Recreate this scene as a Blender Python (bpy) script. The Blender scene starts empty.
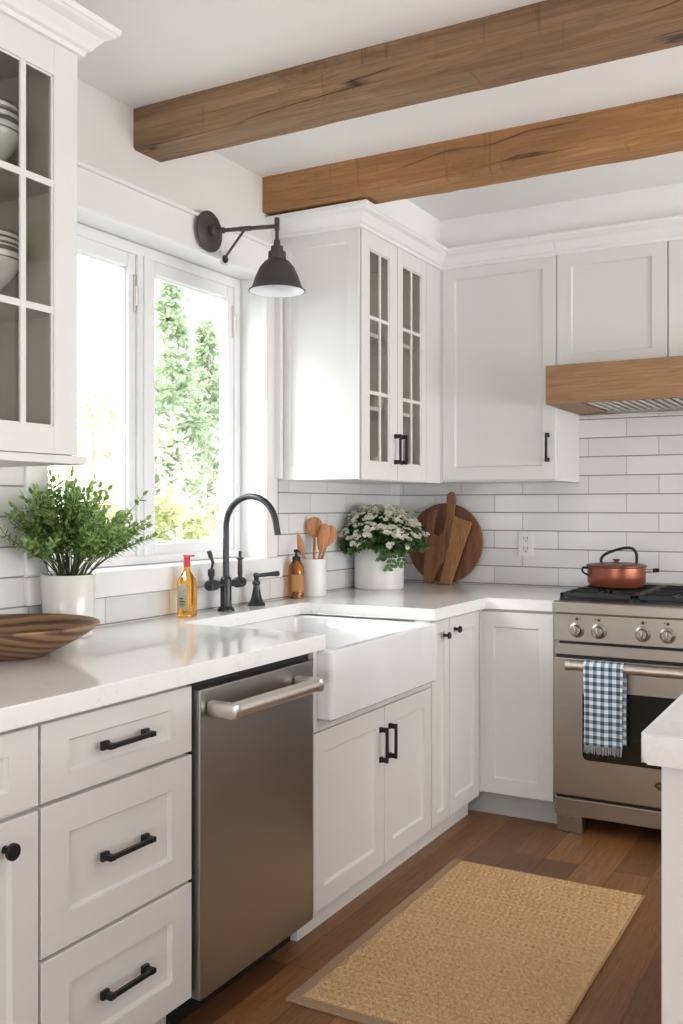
import bpy, bmesh, math, random
from mathutils import Vector, Matrix, noise
random.seed(7)
PI = math.pi
SC = bpy.context.scene
COL = SC.collection

# ------------------------------------------------------------------ camera
YAW = math.radians(29.2)
cam_d = bpy.data.cameras.new('camera')
cam = bpy.data.objects.new('camera', cam_d)
COL.objects.link(cam)
cam.location = (2.09, 0.0, 1.29)
cam.rotation_euler = (PI/2, 0, YAW)
cam_d.sensor_fit = 'VERTICAL'
cam_d.sensor_height = 36.0
cam_d.lens = 36.0 * 963 / 1024
cam_d.shift_y = -5/1024
cam_d.clip_start = .02
SC.camera = cam

# ------------------------------------------------------------------ light
SC.view_settings.view_transform = 'Standard'
SC.view_settings.look = 'None'
SC.view_settings.gamma = 1.0
SC.view_settings.use_curve_mapping = False
SC.view_settings.exposure = 0.60
w = bpy.data.worlds.new('sky')
SC.world = w
w.use_nodes = True
wn = w.node_tree
wn.nodes['Background'].inputs[0].default_value = (.93, .97, 1.0, 1)
wn.nodes['Background'].inputs[1].default_value = 3.5

def sun(d, energy, angle, col):
    l = bpy.data.lights.new('sun', 'SUN')
    l.energy = energy; l.angle = angle; l.color = col
    o = bpy.data.objects.new('sun', l)
    o.rotation_euler = Vector(d).to_track_quat('-Z', 'Y').to_euler()
    o.location = (-6, -4, 8)
    COL.objects.link(o)
sun((1, 1.35, -1.0), 1.8, math.radians(18), (1, .97, .92))

def area(name, loc, d, sx, sy, energy, col):
    l = bpy.data.lights.new(name, 'AREA')
    l.shape = 'RECTANGLE'; l.size = sx; l.size_y = sy; l.energy = energy; l.color = col
    o = bpy.data.objects.new(name, l)
    o.location = loc
    o.rotation_euler = Vector(d).to_track_quat('-Z', 'Y').to_euler()
    COL.objects.link(o)
# added fill lamps out of view, behind the camera and by the right-hand wall
area('rear_fill_light', (2.3, -3.35, 1.30), (0, 1, 1.0), 3.2, 2.1, 105, (.985, .985, .985))
area('side_fill_light', (4.88, 2.85, 1.40), (-1, .0, 1.15), 3.0, 1.6, 118, (.985, .985, .985))

# ------------------------------------------------------------------ helpers
def link(name, me, mat=None, parent=None, smooth=False):
    o = bpy.data.objects.new(name, me)
    COL.objects.link(o)
    if mat: me.materials.append(mat)
    if smooth:
        me.polygons.foreach_set('use_smooth', [True]*len(me.polygons))
        try: me.set_sharp_from_angle(angle=math.radians(38))
        except Exception: pass
    if parent: o.parent = parent
    return o

def origin_of(p):
    v = Vector((0, 0, 0))
    while p:
        v += p.location
        p = p.parent
    return v

class B:
    """collects shapes given in world coordinates into one mesh"""
    def __init__(s): s.bm = bmesh.new()
    def box(s, x0, x1, y0, y1, z0, z1, bev=0, M=None):
        if x1 < x0: x0, x1 = x1, x0
        if y1 < y0: y0, y1 = y1, y0
        r = bmesh.ops.create_cube(s.bm, size=1)
        vs = r['verts']
        for v in vs:
            v.co = Vector(((x0+x1)/2+v.co.x*(x1-x0), (y0+y1)/2+v.co.y*(y1-y0), (z0+z1)/2+v.co.z*(z1-z0)))
        if bev:
            es = list({e for v in vs for e in v.link_edges})
            r2 = bmesh.ops.bevel(s.bm, geom=es, offset=min(bev, .45*min(x1-x0, y1-y0, z1-z0)), segments=2, profile=.5, affect='EDGES', clamp_overlap=True)
            vs = list({v for f in r2['faces'] for v in f.verts} | {v for v in vs if v.is_valid})
        if M:
            for v in vs: v.co = M @ v.co
        return s
    def ring(s, c, ax, r, seg, up=None, ph=0):
        ax = Vector(ax).normalized()
        a = ax.orthogonal().normalized() if up is None else (Vector(up) - Vector(up).dot(ax)*ax).normalized()
        b = ax.cross(a)
        return [s.bm.verts.new(Vector(c) + (a*math.cos(2*PI*k/seg+ph) + b*math.sin(2*PI*k/seg+ph))*r) for k in range(seg)]
    def bridge(s, r0, r1):
        n = len(r0)
        for k in range(n):
            try: s.bm.faces.new((r0[k], r0[(k+1) % n], r1[(k+1) % n], r1[k]))
            except ValueError: pass
    def cap(s, r, flip=False):
        try: s.bm.faces.new(list(reversed(r)) if flip else r)
        except ValueError: pass
    def cyl(s, p0, p1, r0, r1=None, seg=16):
        r1 = r0 if r1 is None else r1
        d = Vector(p1)-Vector(p0)
        a = s.ring(p0, d, r0, seg); b = s.ring(p1, d, r1, seg)
        s.bridge(a, b); s.cap(a, True); s.cap(b)
        return s
    def tube(s, pts, r, seg=10, caps=True):
        pts = [Vector(p) for p in pts]
        n = len(pts)
        rr = r if isinstance(r, (list, tuple)) else [r]*n
        t0 = (pts[1]-pts[0]).normalized()
        u = t0.orthogonal().normalized()
        rings = []
        for i, p in enumerate(pts):
            t = (pts[min(i+1, n-1)]-pts[max(i-1, 0)]).normalized()
            u = (u - u.dot(t)*t).normalized()
            rings.append(s.ring(p, t, rr[i], seg, up=u))
        for a, b in zip(rings, rings[1:]): s.bridge(a, b)
        if caps: s.cap(rings[0], True); s.cap(rings[-1])
        return s
    def lathe(s, c, prof, seg=32, axis=(0, 0, 1), closed=False, sx=1, sy=1):
        """prof: list of (radius, height along the axis)"""
        ax = Vector(axis).normalized()
        c = Vector(c)
        a = Vector((1, 0, 0)) if abs(ax.z) > .9 else ax.orthogonal().normalized()
        b = ax.cross(a)
        rings = []
        for r, h in prof:
            if r < 1e-6: rings.append([s.bm.verts.new(c+ax*h)])
            else: rings.append([s.bm.verts.new(c+ax*h+(a*math.cos(2*PI*k/seg)*sx+b*math.sin(2*PI*k/seg)*sy)*r) for k in range(seg)])
        for p, q in zip(rings, rings[1:]):
            if len(p) == 1 and len(q) > 1:
                for k in range(seg): s.bm.faces.new((p[0], q[(k+1) % seg], q[k]))
            elif len(q) == 1 and len(p) > 1:
                for k in range(seg): s.bm.faces.new((p[k], p[(k+1) % seg], q[0]))
            elif len(p) > 1: s.bridge(p, q)
        return s
    def prism(s, pts, z0, z1, M=None, bev=0):
        """pts: outline in xy, counter-clockwise; M maps (x,y,z) to the world"""
        lo = [s.bm.verts.new((x, y, z0)) for x, y in pts]
        hi = [s.bm.verts.new((x, y, z1)) for x, y in pts]
        s.bridge(lo, hi); s.cap(lo, True); s.cap(hi)
        vs = lo+hi
        if bev:
            es = [e for e in {e for v in vs for e in v.link_edges} if (e.verts[0] in hi) == (e.verts[1] in hi)]
            r2 = bmesh.ops.bevel(s.bm, geom=es, offset=bev, segments=2, profile=.5, affect='EDGES', clamp_overlap=True)
            vs = list({v for f in r2['faces'] for v in f.verts} | {v for v in vs if v.is_valid})
        if M:
            for v in vs: v.co = M @ v.co
        return s
    def sweep(s, path, prof, closed=False, pre=None, post=None):
        """path: xy points; prof: closed outline of (outward offset, z); outward = right-hand side"""
        P = [Vector(p) for p in path]
        n = len(P); rings = []
        for i in range(n):
            def nrm(a, b):
                d = (b-a).normalized(); return Vector((d.y, -d.x))
            if closed: n0 = nrm(P[i-1], P[i]); n1 = nrm(P[i], P[(i+1) % n])
            else:
                n0 = nrm(P[i-1], P[i]) if i else (nrm(Vector(pre), P[0]) if pre else nrm(P[0], P[1]))
                n1 = nrm(P[i], P[i+1]) if i < n-1 else (nrm(P[i], Vector(post)) if post else n0)
            m = (n0+n1)/(1+n0.dot(n1))
            rings.append([s.bm.verts.new((P[i].x+m.x*o, P[i].y+m.y*o, z)) for o, z in prof])
        for a, b in zip(rings, rings[1:]): s.bridge(a, b)
        if closed: s.bridge(rings[-1], rings[0])
        else: s.cap(rings[0], True); s.cap(rings[-1])
        return s
    def quad(s, a, b, c, d):
        vs = [s.bm.verts.new(p) for p in (a, b, c, d)]
        s.bm.faces.new(vs); return s
    def make(s, name, mat, parent=None, smooth=False, recalc=True, kind=None):
        if recalc: bmesh.ops.recalc_face_normals(s.bm, faces=s.bm.faces)
        o0 = origin_of(parent)
        me = bpy.data.meshes.new(name)
        if o0.length: bmesh.ops.translate(s.bm, vec=-o0, verts=s.bm.verts)
        s.bm.to_mesh(me); s.bm.free()
        o = link(name, me, mat, parent, smooth)
        if kind: o['kind'] = kind
        return o
    def make_thing(s, name, mat, label, cat, loc=None, group=None, smooth=False):
        """a thing of one mesh, its origin at loc"""
        bmesh.ops.recalc_face_normals(s.bm, faces=s.bm.faces)
        if loc: bmesh.ops.translate(s.bm, vec=-Vector(loc), verts=s.bm.verts)
        me = bpy.data.meshes.new(name)
        s.bm.to_mesh(me); s.bm.free()
        o = link(name, me, mat, None, smooth)
        if loc: o.location = loc
        o['label'] = label; o['category'] = cat
        if group: o['group'] = group
        return o

def thing(name, label, cat, loc=(0, 0, 0), group=None):
    o = bpy.data.objects.new(name, None)
    o.empty_display_size = .05
    COL.objects.link(o)
    o.location = loc
    o['label'] = label; o['category'] = cat
    if group: o['group'] = group
    return o

def dup(root, loc, label=None):
    r = root.copy(); COL.objects.link(r); r.location = loc
    if label: r['label'] = label
    for ch in list(root.children):
        c = ch.copy(); COL.objects.link(c); c.parent = r
        for g in list(ch.children):
            d = g.copy(); COL.objects.link(d); d.parent = c
    return r

def put(name, b, mat, parent=None, **k):
    return b.make(name, mat, parent, **k)
def struct(name, b, mat, parent=None, **k):
    o = b.make(name, mat, parent, **k)
    if parent is None: o['kind'] = 'structure'
    return o

# ------------------------------------------------------------------ materials
class NT:
    def __init__(s, name):
        s.m = bpy.data.materials.new(name); s.m.use_nodes = True
        s.t = s.m.node_tree; s.n = s.t.nodes; s.l = s.t.links
        s.p = s.n['Principled BSDF']; s.out = s.n['Material Output']
    def add(s, typ, **k):
        n = s.n.new(typ)
        for a, b in k.items(): setattr(n, a, b)
        return n
    def val(s, n, i, v):
        if isinstance(v, bpy.types.NodeSocket): s.l.new(v, n.inputs[i])
        else: n.inputs[i].default_value = v
    def math(s, op, a, b=None, c=None):
        n = s.add('ShaderNodeMath', operation=op)
        s.val(n, 0, a)
        if b is not None: s.val(n, 1, b)
        if c is not None: s.val(n, 2, c)
        return n.outputs[0]
    def obj(s): return s.add('ShaderNodeTexCoord').outputs['Object']
    def map(s, vec, scale=(1, 1, 1), rot=(0, 0, 0), loc=(0, 0, 0)):
        n = s.add('ShaderNodeMapping'); s.l.new(vec, n.inputs[0])
        n.inputs['Scale'].default_value = scale; n.inputs['Rotation'].default_value = rot; n.inputs['Location'].default_value = loc
        return n.outputs[0]
    def noise(s, vec, scale, detail=4, rough=.5, dist=0):
        n = s.add('ShaderNodeTexNoise'); s.l.new(vec, n.inputs['Vector'])
        n.inputs['Scale'].default_value = scale; n.inputs['Detail'].default_value = detail
        n.inputs['Roughness'].default_value = rough; n.inputs['Distortion'].default_value = dist
        return n.outputs[0]
    def ramp(s, fac, stops):
        n = s.add('ShaderNodeValToRGB'); s.l.new(fac, n.inputs[0])
        e = n.color_ramp.elements
        while len(e) < len(stops): e.new(.5)
        for el, (p, c) in zip(e, stops):
            el.position = p; el.color = (*c, 1) if len(c) == 3 else c
        return n.outputs[0]
    def mix(s, fac, a, b, mode='MIX'):
        n = s.add('ShaderNodeMix', data_type='RGBA', blend_type=mode)
        s.val(n, 0, fac)
        for i, v in ((6, a), (7, b)):
            if isinstance(v, bpy.types.NodeSocket): s.l.new(v, n.inputs[i])
            else: n.inputs[i].default_value = (*v, 1)
        return n.outputs[2]
    def bump(s, h, strength=.2, dist=.01):
        n = s.add('ShaderNodeBump'); s.l.new(h, n.inputs['Height'])
        n.inputs['Strength'].default_value = strength; n.inputs['Distance'].default_value = dist
        s.l.new(n.outputs[0], s.p.inputs['Normal'])
    def base(s, v):
        if isinstance(v, bpy.types.NodeSocket): s.l.new(v, s.p.inputs['Base Color'])
        else: s.p.inputs['Base Color'].default_value = (*v, 1)
        return s
    def set(s, **k):
        for a, v in k.items():
            s.p.inputs[{'rough': 'Roughness', 'metal': 'Metallic', 'spec': 'Specular IOR Level', 'trans': 'Transmission Weight', 'ior': 'IOR', 'coat': 'Coat Weight', 'sheen': 'Sheen Weight', 'aniso': 'Anisotropic'}[a]].default_value = v
        return s

def hexc(h):
    h = h.lstrip('#')
    c = [int(h[i:i+2], 16)/255 for i in (0, 2, 4)]
    return tuple(x/12.92 if x < .04045 else ((x+.055)/1.055)**2.4 for x in c)

def plain(name, col, rough=.5, metal=0, **k):
    t = NT(name); t.base(col).set(rough=rough, metal=metal, **k)
    # a faint unevenness so that no surface is perfectly flat
    n = t.noise(t.obj(), 35, 3)
    t.bump(n, .03, .002)
    return t.m

def painted(name, col, rough=.42):
    t = NT(name)
    n = t.noise(t.obj(), 3.0, 3)
    c = t.mix(n, tuple(x*.985 for x in col), tuple(min(1, x*1.015) for x in col))
    t.base(c).set(rough=rough)
    t.bump(t.noise(t.obj(), 140, 2), .05, .001)
    return t.m

M_wall = painted('wall_paint', (.73, .72, .70), .75)
M_ceil = painted('ceiling_paint', (.87, .865, .855), .8)
M_cab = painted('cabinet_paint', (.745, .742, .73), .38)
M_trim = painted('trim_paint', (.82, .82, .815), .35)
M_frame = painted('window_paint', (.84, .85, .86), .3)
M_black = plain('matte_black_metal', (.018, .018, .019), .42, .5)
M_gun = plain('dark_bronze_metal', (.075, .070, .066), .5, .5)
M_faucet = plain('dark_graphite_metal', (.05, .053, .058), .3, .7)
M_void = plain('black_plastic', (.008, .008, .008), .6)
M_inside = painted('cabinet_inside', (.80, .765, .71), .6)

def m_quartz():
    t = NT('white_quartz')
    o = t.obj()
    a = t.noise(o, 26, 6, .65)
    b = t.noise(o, 7, 5, .6, 1.2)
    v = t.ramp(b, [(.485, (0, 0, 0)), (.5, (1, 1, 1)), (.515, (0, 0, 0))])
    sp = t.ramp(a, [(.63, (0, 0, 0)), (.72, (1, 1, 1))])
    c = t.mix(t.math('MULTIPLY', sp, .38), (.87, .87, .865), (.50, .49, .46))
    c = t.mix(t.math('MULTIPLY', v, t.math('MULTIPLY', a, .22)), c, (.52, .51, .48))
    t.base(c).set(rough=.07)
    return t.m
M_quartz = m_quartz()

def m_tile(name, axes, off=(0, 0)):
    """glossy white subway tile; axes picks the two running coordinates"""
    t = NT(name)
    o = t.obj()
    sp = t.add('ShaderNodeSeparateXYZ'); t.l.new(o, sp.inputs[0])
    cb = t.add('ShaderNodeCombineXYZ')
    t.l.new(t.math('ADD', sp.outputs[axes[0]], off[0]), cb.inputs[0])
    t.l.new(t.math('ADD', sp.outputs[axes[1]], off[1]), cb.inputs[1])
    v = cb.outputs[0]
    br = t.add('ShaderNodeTexBrick'); t.l.new(v, br.inputs[0])
    br.offset = .45; br.inputs['Scale'].default_value = 1
    br.inputs['Brick Width'].default_value = .315; br.inputs['Row Height'].default_value = .0862
    br.inputs['Mortar Size'].default_value = .0022; br.inputs['Mortar Smooth'].default_value = .25
    br.inputs['Bias'].default_value = 0
    br.inputs['Color1'].default_value = (.78, .785, .785, 1); br.inputs['Color2'].default_value = (.70, .705, .705, 1)
    br.inputs['Mortar'].default_value = (.46, .455, .45, 1)
    fz = t.math('FRACT', t.math('DIVIDE', t.math('ADD', sp.outputs[axes[1]], off[1]), .0862))
    ed = t.math('MINIMUM', fz, t.math('SUBTRACT', 1.0, fz))
    t.base(t.mix(t.math('LESS_THAN', ed, .030), br.outputs[0], (.27, .265, .26)))
    ro = t.math('ADD', t.math('MULTIPLY', br.outputs['Fac'], .6), .09)
    t.l.new(ro, t.p.inputs['Roughness'])
    wv = t.noise(v, 7, 2, .5)
    h = t.math('SUBTRACT', t.math('MULTIPLY', wv, .9), t.math('MULTIPLY', br.outputs['Fac'], .35))
    t.bump(h, .55, .006)
    return t.m
M_tileB = m_tile('back_wall_tile', (0, 2), (.03, -.9185+.0862*20))
M_tileL = m_tile('side_wall_tile', (1, 2), (.08, -.9185+.0862*20))

def m_wood(name, c_dark, c_mid, c_light, axis, scale=1, knots=True, rough=.6, cracks=0, seed=0, streak=1.0):
    """grain running along the given axis (0, 1 or 2)"""
    t = NT(name)
    o = t.obj()
    st = [11*scale]*3; st[axis] = .9*scale
    v = t.map(o, tuple(st), loc=(seed, seed*.7, seed*1.3))
    kn = None
    if knots:
        ks = [5.5*scale]*3; ks[axis] = 2.3*scale
        vo = t.add('ShaderNodeTexVoronoi'); t.l.new(t.map(o, tuple(ks), loc=(seed+.4, .3, seed)), vo.inputs['Vector'])
        vo.inputs['Scale'].default_value = 1.0; vo.inputs['Randomness'].default_value = 1
        kn = vo.outputs['Distance']
        pull = t.math('POWER', t.math('SUBTRACT', 1.0, t.math('MINIMUM', t.math('MULTIPLY', kn, 2.6), 1.0)), 2.0)
        ad = t.add('ShaderNodeVectorMath', operation='ADD'); t.l.new(v, ad.inputs[0])
        cm = t.add('ShaderNodeCombineXYZ')
        for i in range(3): t.l.new(t.math('MULTIPLY', pull, 1.5 if i != axis else .5), cm.inputs[i])
        t.l.new(cm.outputs[0], ad.inputs[1]); v = ad.outputs[0]
    n1 = t.noise(v, 1.0, 5, .6, .6)
    rings = t.math('FRACT', t.math('MULTIPLY', n1, 13.0*streak))
    rg = t.ramp(rings, [(0, (0, 0, 0)), (.55, (.55, .55, .55)), (.85, (1, 1, 1)), (1, (.1, .1, .1))])
    fs = [90*scale]*3; fs[axis] = 3.0*scale
    fine = t.ramp(t.noise(t.map(o, tuple(fs)), 1.0, 4, .75), [(.38, (0, 0, 0)), (.62, (1, 1, 1))])
    c = t.ramp(n1, [(.25, c_dark), (.5, c_mid), (.75, c_light)])
    c = t.mix(t.math('MULTIPLY', rg, .38), c, c_dark)
    c = t.mix(t.math('MULTIPLY', fine, .45), c, tuple(x*.62 for x in c_dark))
    if kn is not None:
        k = t.ramp(kn, [(.04, (1, 1, 1)), (.17, (0, 0, 0))])
        c = t.mix(t.math('MULTIPLY', k, .85), c, tuple(x*.28 for x in c_dark))
    h = t.math('ADD', t.math('MULTIPLY', fine, .5), t.math('MULTIPLY', rings, .2))
    if cracks:
        cs = [6.0]*3; cs[axis] = .55
        cn = t.noise(t.map(o, tuple(cs), loc=(seed*2, seed, 3)), 1.0, 3, .45, .3)
        ck = t.ramp(cn, [(.494, (0, 0, 0)), (.499, (1, 1, 1)), (.501, (1, 1, 1)), (.506, (0, 0, 0))])
        gate = t.ramp(t.noise(t.map(o, loc=(seed, 1, 2)), 1.7, 2), [(.42, (0, 0, 0)), (.48, (1, 1, 1))])
        ck = t.math('MULTIPLY', ck, gate)
        # saw marks across the grain
        ss = [4.0]*3; ss[axis] = 46.0
        sn = t.noise(t.map(o, tuple(ss), loc=(0, seed, 0)), 1.0, 2, .5)
        sw = t.math('MULTIPLY', t.ramp(sn, [(.67, (0, 0, 0)), (.70, (1, 1, 1))]), .28)
        c = t.mix(t.math('MULTIPLY', t.math('MAXIMUM', ck, sw), cracks), c, tuple(x*.2 for x in c_dark))
        h = t.math('SUBTRACT', h, t.math('MULTIPLY', ck, 1.5))
    t.base(c).set(rough=rough)
    t.bump(h, .25, .004)
    return t.m
M_beam1 = m_wood('old_beam_wood', hexc('70533c'), hexc('987656'), hexc('b3916d'), 0, 1, True, .7, 1.0, 1.0)
M_beam2 = m_wood('warm_beam_wood', hexc('8c6440'), hexc('b58453'), hexc('cca06f'), 0, 1, True, .65, .9, 4.7)
M_hoodw = m_wood('hood_wood', hexc('84603f'), hexc('a37c55'), hexc('b58d66'), 0, .9, False, .5, 0, 2.1)
M_walnutZ = m_wood('walnut_wood', hexc('5c3722'), hexc('875638'), hexc('a06c48'), 2, 2.0, False, .45, 0, .6)
M_boardA = m_wood('brown_board_wood', hexc('74492b'), hexc('a27047'), hexc('b9885c'), 2, 2.4, False, .45, 0, 3.6)
M_boardB = m_wood('tan_board_wood', hexc('8a5c38'), hexc('b68353'), hexc('cc9c6c'), 2, 2.4, False, .45, 0, 8.2)
M_spoon = m_wood('light_spoon_wood', hexc('a86a3c'), hexc('cf8f5c'), hexc('dba36f'), 2, 3, False, .5, 0, 5)

def m_floor():
    t = NT('oak_floor_planks')
    o = t.obj()
    sp = t.add('ShaderNodeSeparateXYZ'); t.l.new(o, sp.inputs[0])
    cb = t.add('ShaderNodeCombineXYZ'); t.l.new(sp.outputs[1], cb.inputs[0]); t.l.new(sp.outputs[0], cb.inputs[1])
    br = t.add('ShaderNodeTexBrick'); t.l.new(cb.outputs[0], br.inputs[0])
    br.offset = .37; br.offset_frequency = 3
    br.inputs['Scale'].default_value = 1; br.inputs['Brick Width'].default_value = 1.15; br.inputs['Row Height'].default_value = .127
    br.inputs['Mortar Size'].default_value = .0013; br.inputs['Mortar Smooth'].default_value = .3
    br.inputs['Color1'].default_value = (0, 0, 0, 1); br.inputs['Color2'].default_value = (1, 1, 1, 1); br.inputs['Mortar'].default_value = (.5, .5, .5, 1)
    bw = t.add('ShaderNodeRGBToBW'); t.l.new(br.outputs[0], bw.inputs[0])
    # shift the grain from plank to plank
    cm = t.add('ShaderNodeCombineXYZ'); t.l.new(t.math('MULTIPLY', bw.outputs[0], 9.0), cm.inputs[2]); t.l.new(t.math('MULTIPLY', bw.outputs[0], 3.0), cm.inputs[1])
    ad = t.add('ShaderNodeVectorMath', operation='ADD'); t.l.new(t.map(o, (15, 1.5, 1)), ad.inputs[0]); t.l.new(cm.outputs[0], ad.inputs[1])
    n1 = t.noise(ad.outputs[0], 1, 5, .6, .8)
    rings = t.math('FRACT', t.math('MULTIPLY', n1, 11.0))
    fine = t.ramp(t.noise(t.map(o, (110, 3.5, 1)), 1, 4, .75), [(.36, (0, 0, 0)), (.64, (1, 1, 1))])
    base = t.mix(bw.outputs[0], hexc('6c4325'), hexc('b17c4b'))
    c = t.mix(t.math('MULTIPLY', rings, .35), base, hexc('5a3a21'))
    c = t.mix(t.math('MULTIPLY', fine, .45), c, hexc('4c301b'))
    c = t.mix(t.math('MULTIPLY', br.outputs['Fac'], .75), c, hexc('2a1a10'))
    t.base(c).set(rough=.42)
    t.bump(t.math('SUBTRACT', t.math('MULTIPLY', fine, .4), t.math('MULTIPLY', br.outputs['Fac'], 1.0)), .25, .003)
    return t.m
M_floor = m_floor()

def m_steel(name, col, axis, rough=.3):
    t = NT(name)
    s = [220, 220, 220]; s[axis] = 1.5
    n = t.noise(t.map(t.obj(), tuple(s)), 1, 3, .6)
    t.base(col).set(metal=1)
    t.l.new(t.math('ADD', t.math('MULTIPLY', n, .12), rough-.06), t.p.inputs['Roughness'])
    t.bump(n, .02, .001)
    return t.m
M_steel = m_steel('range_stainless_steel', (.43, .405, .37), 0, .3)
M_steelD = m_steel('dishwasher_stainless_steel', (.37, .362, .355), 2, .33)
M_steelL = m_steel('satin_nickel', (.66, .63, .59), 1, .34)
M_chrome = plain('polished_chrome', (.7, .68, .65), .2, 1)
M_knob = plain('brushed_knob_steel', (.36, .335, .305), .32, 1)
M_ceramic = plain('white_glazed_fireclay', (.84, .85, .86), .08)
M_white = plain('white_stoneware', (.80, .80, .78), .35)
M_gloss = plain('glossy_white_pot', (.74, .72, .69), .15)
M_castiron = plain('cast_iron', (.022, .024, .027), .5, .3)
M_soil = plain('potting_soil', (.03, .02, .012), .9)
M_plastic = plain('white_outlet_plastic', (.78, .78, .77), .3)
M_red = plain('red_cap_plastic', (.50, .02, .03), .35)

def m_glass(name, tint, ior=1.45):
    """thin pane: clear, with the mirror share that real glass has"""
    t = NT(name)
    t.n.remove(t.p)  # clear pane
    tr = t.add('ShaderNodeBsdfTransparent'); tr.inputs[0].default_value = (*tint, 1)
    gl = t.add('ShaderNodeBsdfGlossy'); gl.inputs['Roughness'].default_value = .02
    fr = t.add('ShaderNodeFresnel'); fr.inputs[0].default_value = ior
    mx = t.add('ShaderNodeMixShader')
    t.l.new(t.math('MULTIPLY', fr.outputs[0], t.math('SUBTRACT', 1.0, t.add('ShaderNodeNewGeometry').outputs['Backfacing'])), mx.inputs[0]); t.l.new(tr.outputs[0], mx.inputs[1]); t.l.new(gl.outputs[0], mx.inputs[2])
    t.l.new(mx.outputs[0], t.out.inputs[0])
    return t.m
M_pane = m_glass('window_glass', (.97, .98, .98))
M_cabglass = m_glass('cabinet_glass', (.95, .95, .93), 1.5)
M_ovenglass = plain('oven_dark_glass', (.01, .014, .012), .04)
M_amber = NT('amber_glass').base((.70, .24, .03)).set(rough=.04, trans=.97, ior=1.45).m
M_honey = NT('honey_coloured_bottle').base((.96, .52, .10)).set(rough=.04, trans=.93, ior=1.4).m
M_label = plain('pale_paper_label', (.42, .44, .36), .6)

def m_leaf(name, c1, c2, scale=30, tl=.35):
    t = NT(name)
    n = t.noise(t.obj(), scale, 2)
    c = t.ramp(n, [(.35, c1), (.65, c2)])
    t.base(c).set(rough=.5)
    tr = t.add('ShaderNodeBsdfTranslucent'); t.l.new(c, tr.inputs[0])
    mx = t.add('ShaderNodeMixShader'); mx.inputs[0].default_value = tl
    t.l.new(t.p.outputs[0], mx.inputs[1]); t.l.new(tr.outputs[0], mx.inputs[2]); t.l.new(mx.outputs[0], t.out.inputs[0])
    return t.m
M_leafA = m_leaf('fresh_green_leaf', hexc('5f8240'), hexc('b0c97c'), 40)
M_leafB = m_leaf('deep_green_leaf', hexc('3e5c36'), hexc('6f8f58'), 40)
M_stem = plain('green_brown_stem', hexc('4c5530'), .6)
M_petal = m_leaf('cream_petal', (.86, .84, .72), (.95, .94, .86), 50, .25)
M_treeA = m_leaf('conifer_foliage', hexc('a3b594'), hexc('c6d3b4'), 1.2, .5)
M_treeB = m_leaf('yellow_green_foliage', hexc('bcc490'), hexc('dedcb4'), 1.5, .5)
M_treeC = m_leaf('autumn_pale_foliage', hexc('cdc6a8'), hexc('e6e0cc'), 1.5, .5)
M_bark = plain('tree_bark', (.42, .37, .31), .8)
M_lawn = plain('dry_lawn', (.42, .42, .38), .9)

# ------------------------------------------------------------------ the room
W, BK, CE = -.06, 4.45, 2.605
X1, Y0 = 5.0, -3.5
WY0, WY1, WZ0, WZ1 = 2.054, 3.197, 1.088, 2.207          # window opening in the left wall

b = B(); b.box(W-.25, X1+.15, Y0-.15, BK+.15, -.12, 0); struct('floor', b, M_floor)
b = B(); b.box(W-.25, X1+.15, Y0-.15, BK+.15, CE, CE+.12); struct('ceiling', b, M_ceil)
b = B()
OP = .014
b.box(W-.22, W, Y0, WY0-OP, 0, CE); b.box(W-.22, W, WY1+OP, BK+.15, 0, CE)
b.box(W-.22, W, WY0-OP, WY1+OP, 0, WZ0-.032); b.box(W-.22, W, WY0-OP, WY1+OP, WZ1+OP, CE)
wl = struct('wall_left', b, M_wall)
b = B(); b.box(W, X1, BK, BK+.15, 0, CE); wb = struct('wall_back', b, M_wall)
b = B(); b.box(X1, X1+.15, Y0, BK, 0, CE); struct('wall_right', b, M_wall)
b = B(); b.box(W, X1, Y0-.15, Y0, 0, CE); struct('wall_rear', b, M_wall)
# tile panels on the two walls
T = .008
b = B()
b.box(W, W+T, WY1+.11, BK, .86, 1.52); b.box(W, W+T, .3, WY0-.088, .86, 1.5); b.box(W, W+T, WY0-.088, WY1+.11, .86, WZ0-.03)
o = b.make('tile_backsplash', M_tileL, wl)
b = B(); b.box(W+T, 2.6, BK-T, BK, .86, 1.95)
o = b.make('tile_backsplash', M_tileB, wb)

# window: reveal boards, sill, casing, frame, two sashes with panes
win = bpy.data.objects.new('window_1', None); COL.objects.link(win); win['kind'] = 'structure'
win.location = (W, (WY0+WY1)/2, WZ0)
F0 = -.162
b = B()
b.box(F0-.055, W+.002, WY1, WY1+.012, WZ0-.03, WZ1); b.box(F0-.055, W+.002, WY0-.012, WY0, WZ0-.03, WZ1)
b.box(F0-.055, W+.002, WY0-.012, WY1+.012, WZ1, WZ1+.012)
put('window_reveal', b, M_trim, win)
b = B()
b.box(F0-.058, W+.0005, WY0+.0005, WY1-.0005, WZ0-.03, WZ0, .002)
b.box(W, W+.028, WY0-.088, WY1+.11, WZ0-.082, WZ0-.0005, .004)
put('window_sill', b, M_trim, win)
b = B()
C1 = .018
b.box(W, W+C1, WY1+.004, WY1+.088, WZ0, WZ1+.004, .002); b.box(W, W+.046, WY1+.064, WY1+.088, 1.405, WZ1+.004, .003)
b.box(W, W+C1, WY0-.088, WY0-.004, WZ0, WZ1+.004, .002)
b.box(W, W+C1+.004, WY0-.10, WY1+.088, WZ1+.004, WZ1+.125, .002)
b.box(W, W+.03, WY0-.004, WY1+.004, WZ1-.006, WZ1+.010, .003)
b.box(W, W+.036, WY0-.11, WY1+.089, WZ1+.118, WZ1+.132, .003)
b.box(W, W+.024, WY1-.004, WY1+.006, WZ0, WZ1+.01, .002)
put('window_casing', b, M_trim, win)

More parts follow.
